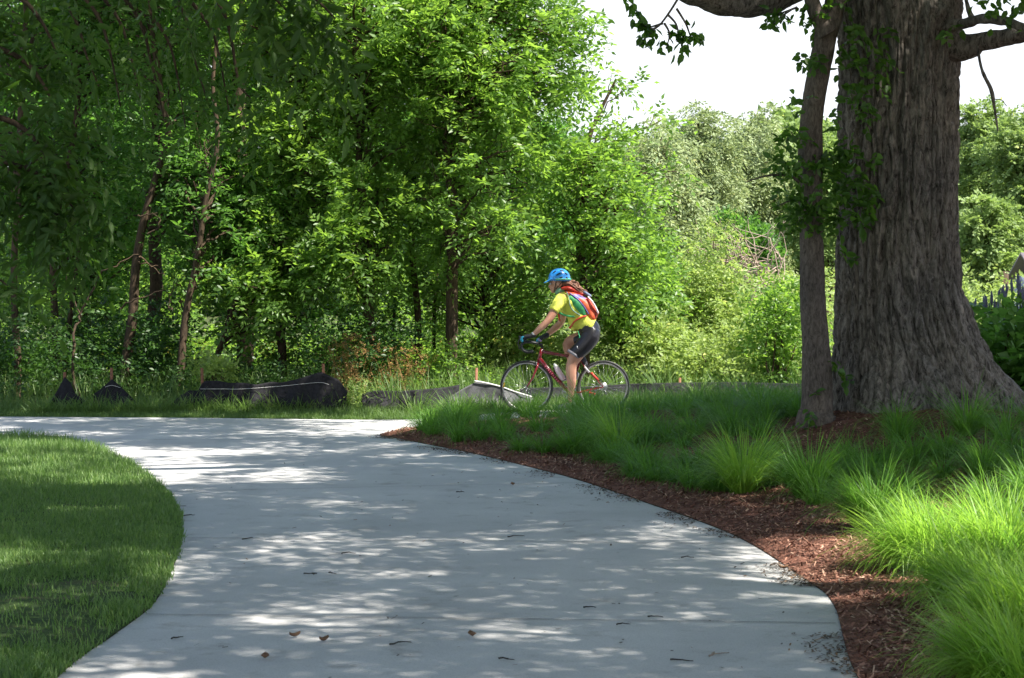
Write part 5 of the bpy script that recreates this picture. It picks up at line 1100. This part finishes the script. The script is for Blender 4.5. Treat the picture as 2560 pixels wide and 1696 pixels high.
m = MB(); m.tube(catmull([P(722, 268), P(688, 290), P(660, 306), P(643, 312)], 4), np.interp(np.linspace(0, 1, 13), [0, 1], [.020, .006]), np.interp(np.linspace(0, 1, 13), [0, .6, 1], [.085, .08, .06]), seg=20, round_end=True); m.build('visor', M['helmet'], helm)
for u, v, L, a in ((735, 215, .030, .62), (768, 235, .034, .5), (793, 264, .026, .35), (800, 205, .026, .15), (838, 232, .022, -.2), (845, 268, .018, -.3)):
    for sg in (-1, 1):
        q = P(u, v) - hc_; lx, lz = q[0] / .142, q[2] / .138; ly = .108 * math.sqrt(max(.02, 1 - lx * lx - lz * lz)); m = MB()
        nrm = np.array([lx / .142, sg * ly / .108 ** 2, lz / .138]); nrm /= np.linalg.norm(nrm); t1 = np.array([-math.cos(a), 0, -math.sin(a)]); t1 -= nrm * (t1 @ nrm); t1 /= np.linalg.norm(t1); t2 = np.cross(nrm, t1)
        m.ball(hc_ + [q[0], sg * ly, q[2]], (L, .009, .008), 14, 8, np.column_stack([t1, t2, nrm])); m.build('vent', M['black'], helm)
m = MB(); pts = [hc_ + Rt @ np.array([.140 * math.cos(a), .110 * math.sin(a), -.006 + .012 * math.cos(a) * -1]) for a in np.linspace(-1.9, 1.9, 25)]; m.tube(pts, .020, .010, seg=12, round_end=True); m.build('helmet_rim', plain('green helmet trim', (.10, .42, .26), .4), helm)
for sg in (-1, 1): m = MB(); m.tube(catmull([P(748, 300, .085 * sg), P(738, 350, .07 * sg), P(732, 392, .028 * sg)], 4), .005, seg=6); m.tube(catmull([P(800, 305, .085 * sg), P(762, 350, .078 * sg), P(738, 372, .05 * sg)], 4), .005, seg=6); m.build('chin_strap', M['black'], helm)
# sunglasses, eyes
for sg in (-1, 1):
    m = MB(); m.ball(P(698, 322, .033 * sg), (.012, .014, .011)); ey = m.build('eye', M['white'], person); m = MB(); m.ball(P(692, 322, .034 * sg), (.006, .007, .007)); m.build('iris', M['black'], ey)

# backpack
def pack_mat():
    m, nt, N, L, B = new_mat('patterned backpack cloth'); B.inputs['Roughness'].default_value = .5
    tc = N.new('ShaderNodeTexCoord'); mp = N.new('ShaderNodeMapping'); mp.inputs['Rotation'].default_value = (0, rad(-42), 0); mp.inputs['Scale'].default_value = (4, 9, 13); L.new(tc.outputs['Object'], mp.inputs[0])
    v = N.new('ShaderNodeTexVoronoi'); v.inputs['Scale'].default_value = 1.4; L.new(mp.outputs[0], v.inputs[0])
    sp = N.new('ShaderNodeSeparateColor'); L.new(v.outputs['Color'], sp.inputs[0])
    r = ramp(N, [(0, (.62, .07, .02)), (.42, (.70, .13, .05)), (.60, (.15, .13, .36)), (.67, (.75, .72, .74)), (.80, (.60, .06, .03)), (.92, (.20, .5, .36))]); r.color_ramp.interpolation = 'CONSTANT'
    L.new(sp.outputs[0], r.inputs[0]); L.new(r.outputs[0], B.inputs['Base Color']); return m
bp = thing('backpack', 'orange, green and white patterned backpack worn by the cyclist', 'backpack', tuple(P(1075, 640)))
m = MB(); m.tube(catmull([P(838, 398), P(880, 415), P(950, 462), P(1010, 520), P(1050, 575), P(1070, 618)], 5), np.interp(np.linspace(0, 1, 26), [0, .25, .55, .85, 1], [.028, .055, .098, .098, .06]), np.interp(np.linspace(0, 1, 26), [0, .3, 1], [.10, .135, .14]), seg=26, round_end=True)
pk = m.build('main_compartment', pack_mat(), bp); remesh(pk, .008, 3)
m = MB(); m.tube(catmull([P(1035, 612), P(1062, 620), P(1092, 600), P(1112, 580)], 4), [.030] * 3 + [.045] * 7 + [.03] * 3, [.12] * 13, seg=18, round_end=True); m.build('bottom_panel', M['red'], bp)
m = MB(); m.tube(catmull([P(1035, 440, -.09), P(1075, 490, -.125), P(1105, 545, -.12), P(1118, 575, -.10)], 5), [.011] * 16, [.03] * 16, seg=10, round_end=True); m.build('reflective_stripe', M['white'], bp)
M['green'] = plain('green mesh pocket', (.04, .30, .10), .6, 0, .5, 30); M['violet'] = plain('violet piping', (.16, .14, .42), .5)
m = MB(); m.tube(catmull([P(868, 440, -.125), P(920, 490, -.150), P(968, 548, -.152), P(1002, 604, -.13)], 5), [.03] * 4 + [.042] * 9 + [.03] * 3, [.02] * 16, seg=14, round_end=True); m.build('side_pocket', M['green'], bp)
m = MB(); m.tube(catmull([P(868, 405, -.115), P(935, 455, -.150), P(995, 525, -.158), P(1035, 590, -.14)], 5), .008, seg=8); m.build('piping', M['violet'], bp)
m = MB(); m.tube(catmull([P(800, 362, -.03), P(850, 360, -.02), P(905, 378, 0), P(960, 402, 0), P(1000, 412, 0)], 5), np.interp(np.linspace(0, 1, 21), [0, .3, 1], [.018, .036, .02]), np.interp(np.linspace(0, 1, 21), [0, .3, 1], [.07, .10, .06]), seg=14, round_end=True); m.build('top_flap', M['red'], bp)
m = MB(); m.tube(catmull([P(1003, 398, -.05), P(1025, 412, -.03), P(1050, 428, -.02)], 4), .02, .05, seg=10, round_end=True); m.build('top_strap', plain('slate webbing', (.10, .13, .2), .6), bp)
m = MB(); m.tube(catmull([P(842, 395, -.12), P(862, 450, -.172), P(868, 505, -.19), P(900, 560, -.178), P(960, 600, -.168)], 5), .007, .016, seg=8); m.build('shoulder_strap', plain('pale blue green strap', (.25, .38, .36), .6), bp)
m = MB(); m.tube(catmull([P(1015, 605, -.155), P(970, 618, -.172), P(915, 650, -.165), P(882, 695, -.125), P(868, 712, -.09)], 5), np.interp(np.linspace(0, 1, 21), [0, .7, 1], [.011, .011, .02]), .012, seg=8); m.build('hip_belt', M['red'], bp)
m = MB(); m.tube(catmull([P(772, 575, -.12), P(800, 590, -.152), P(850, 605, -.168), P(910, 612, -.172)], 5), .013, .008, seg=8); m.build('chest_strap', M['green'], bp)
m = MB(); m.tube(catmull([P(768, 568, -.10), P(775, 620, -.06), P(785, 650, .02)], 4), .012, .012, seg=8); m.build('chest_buckle', M['red'], bp)
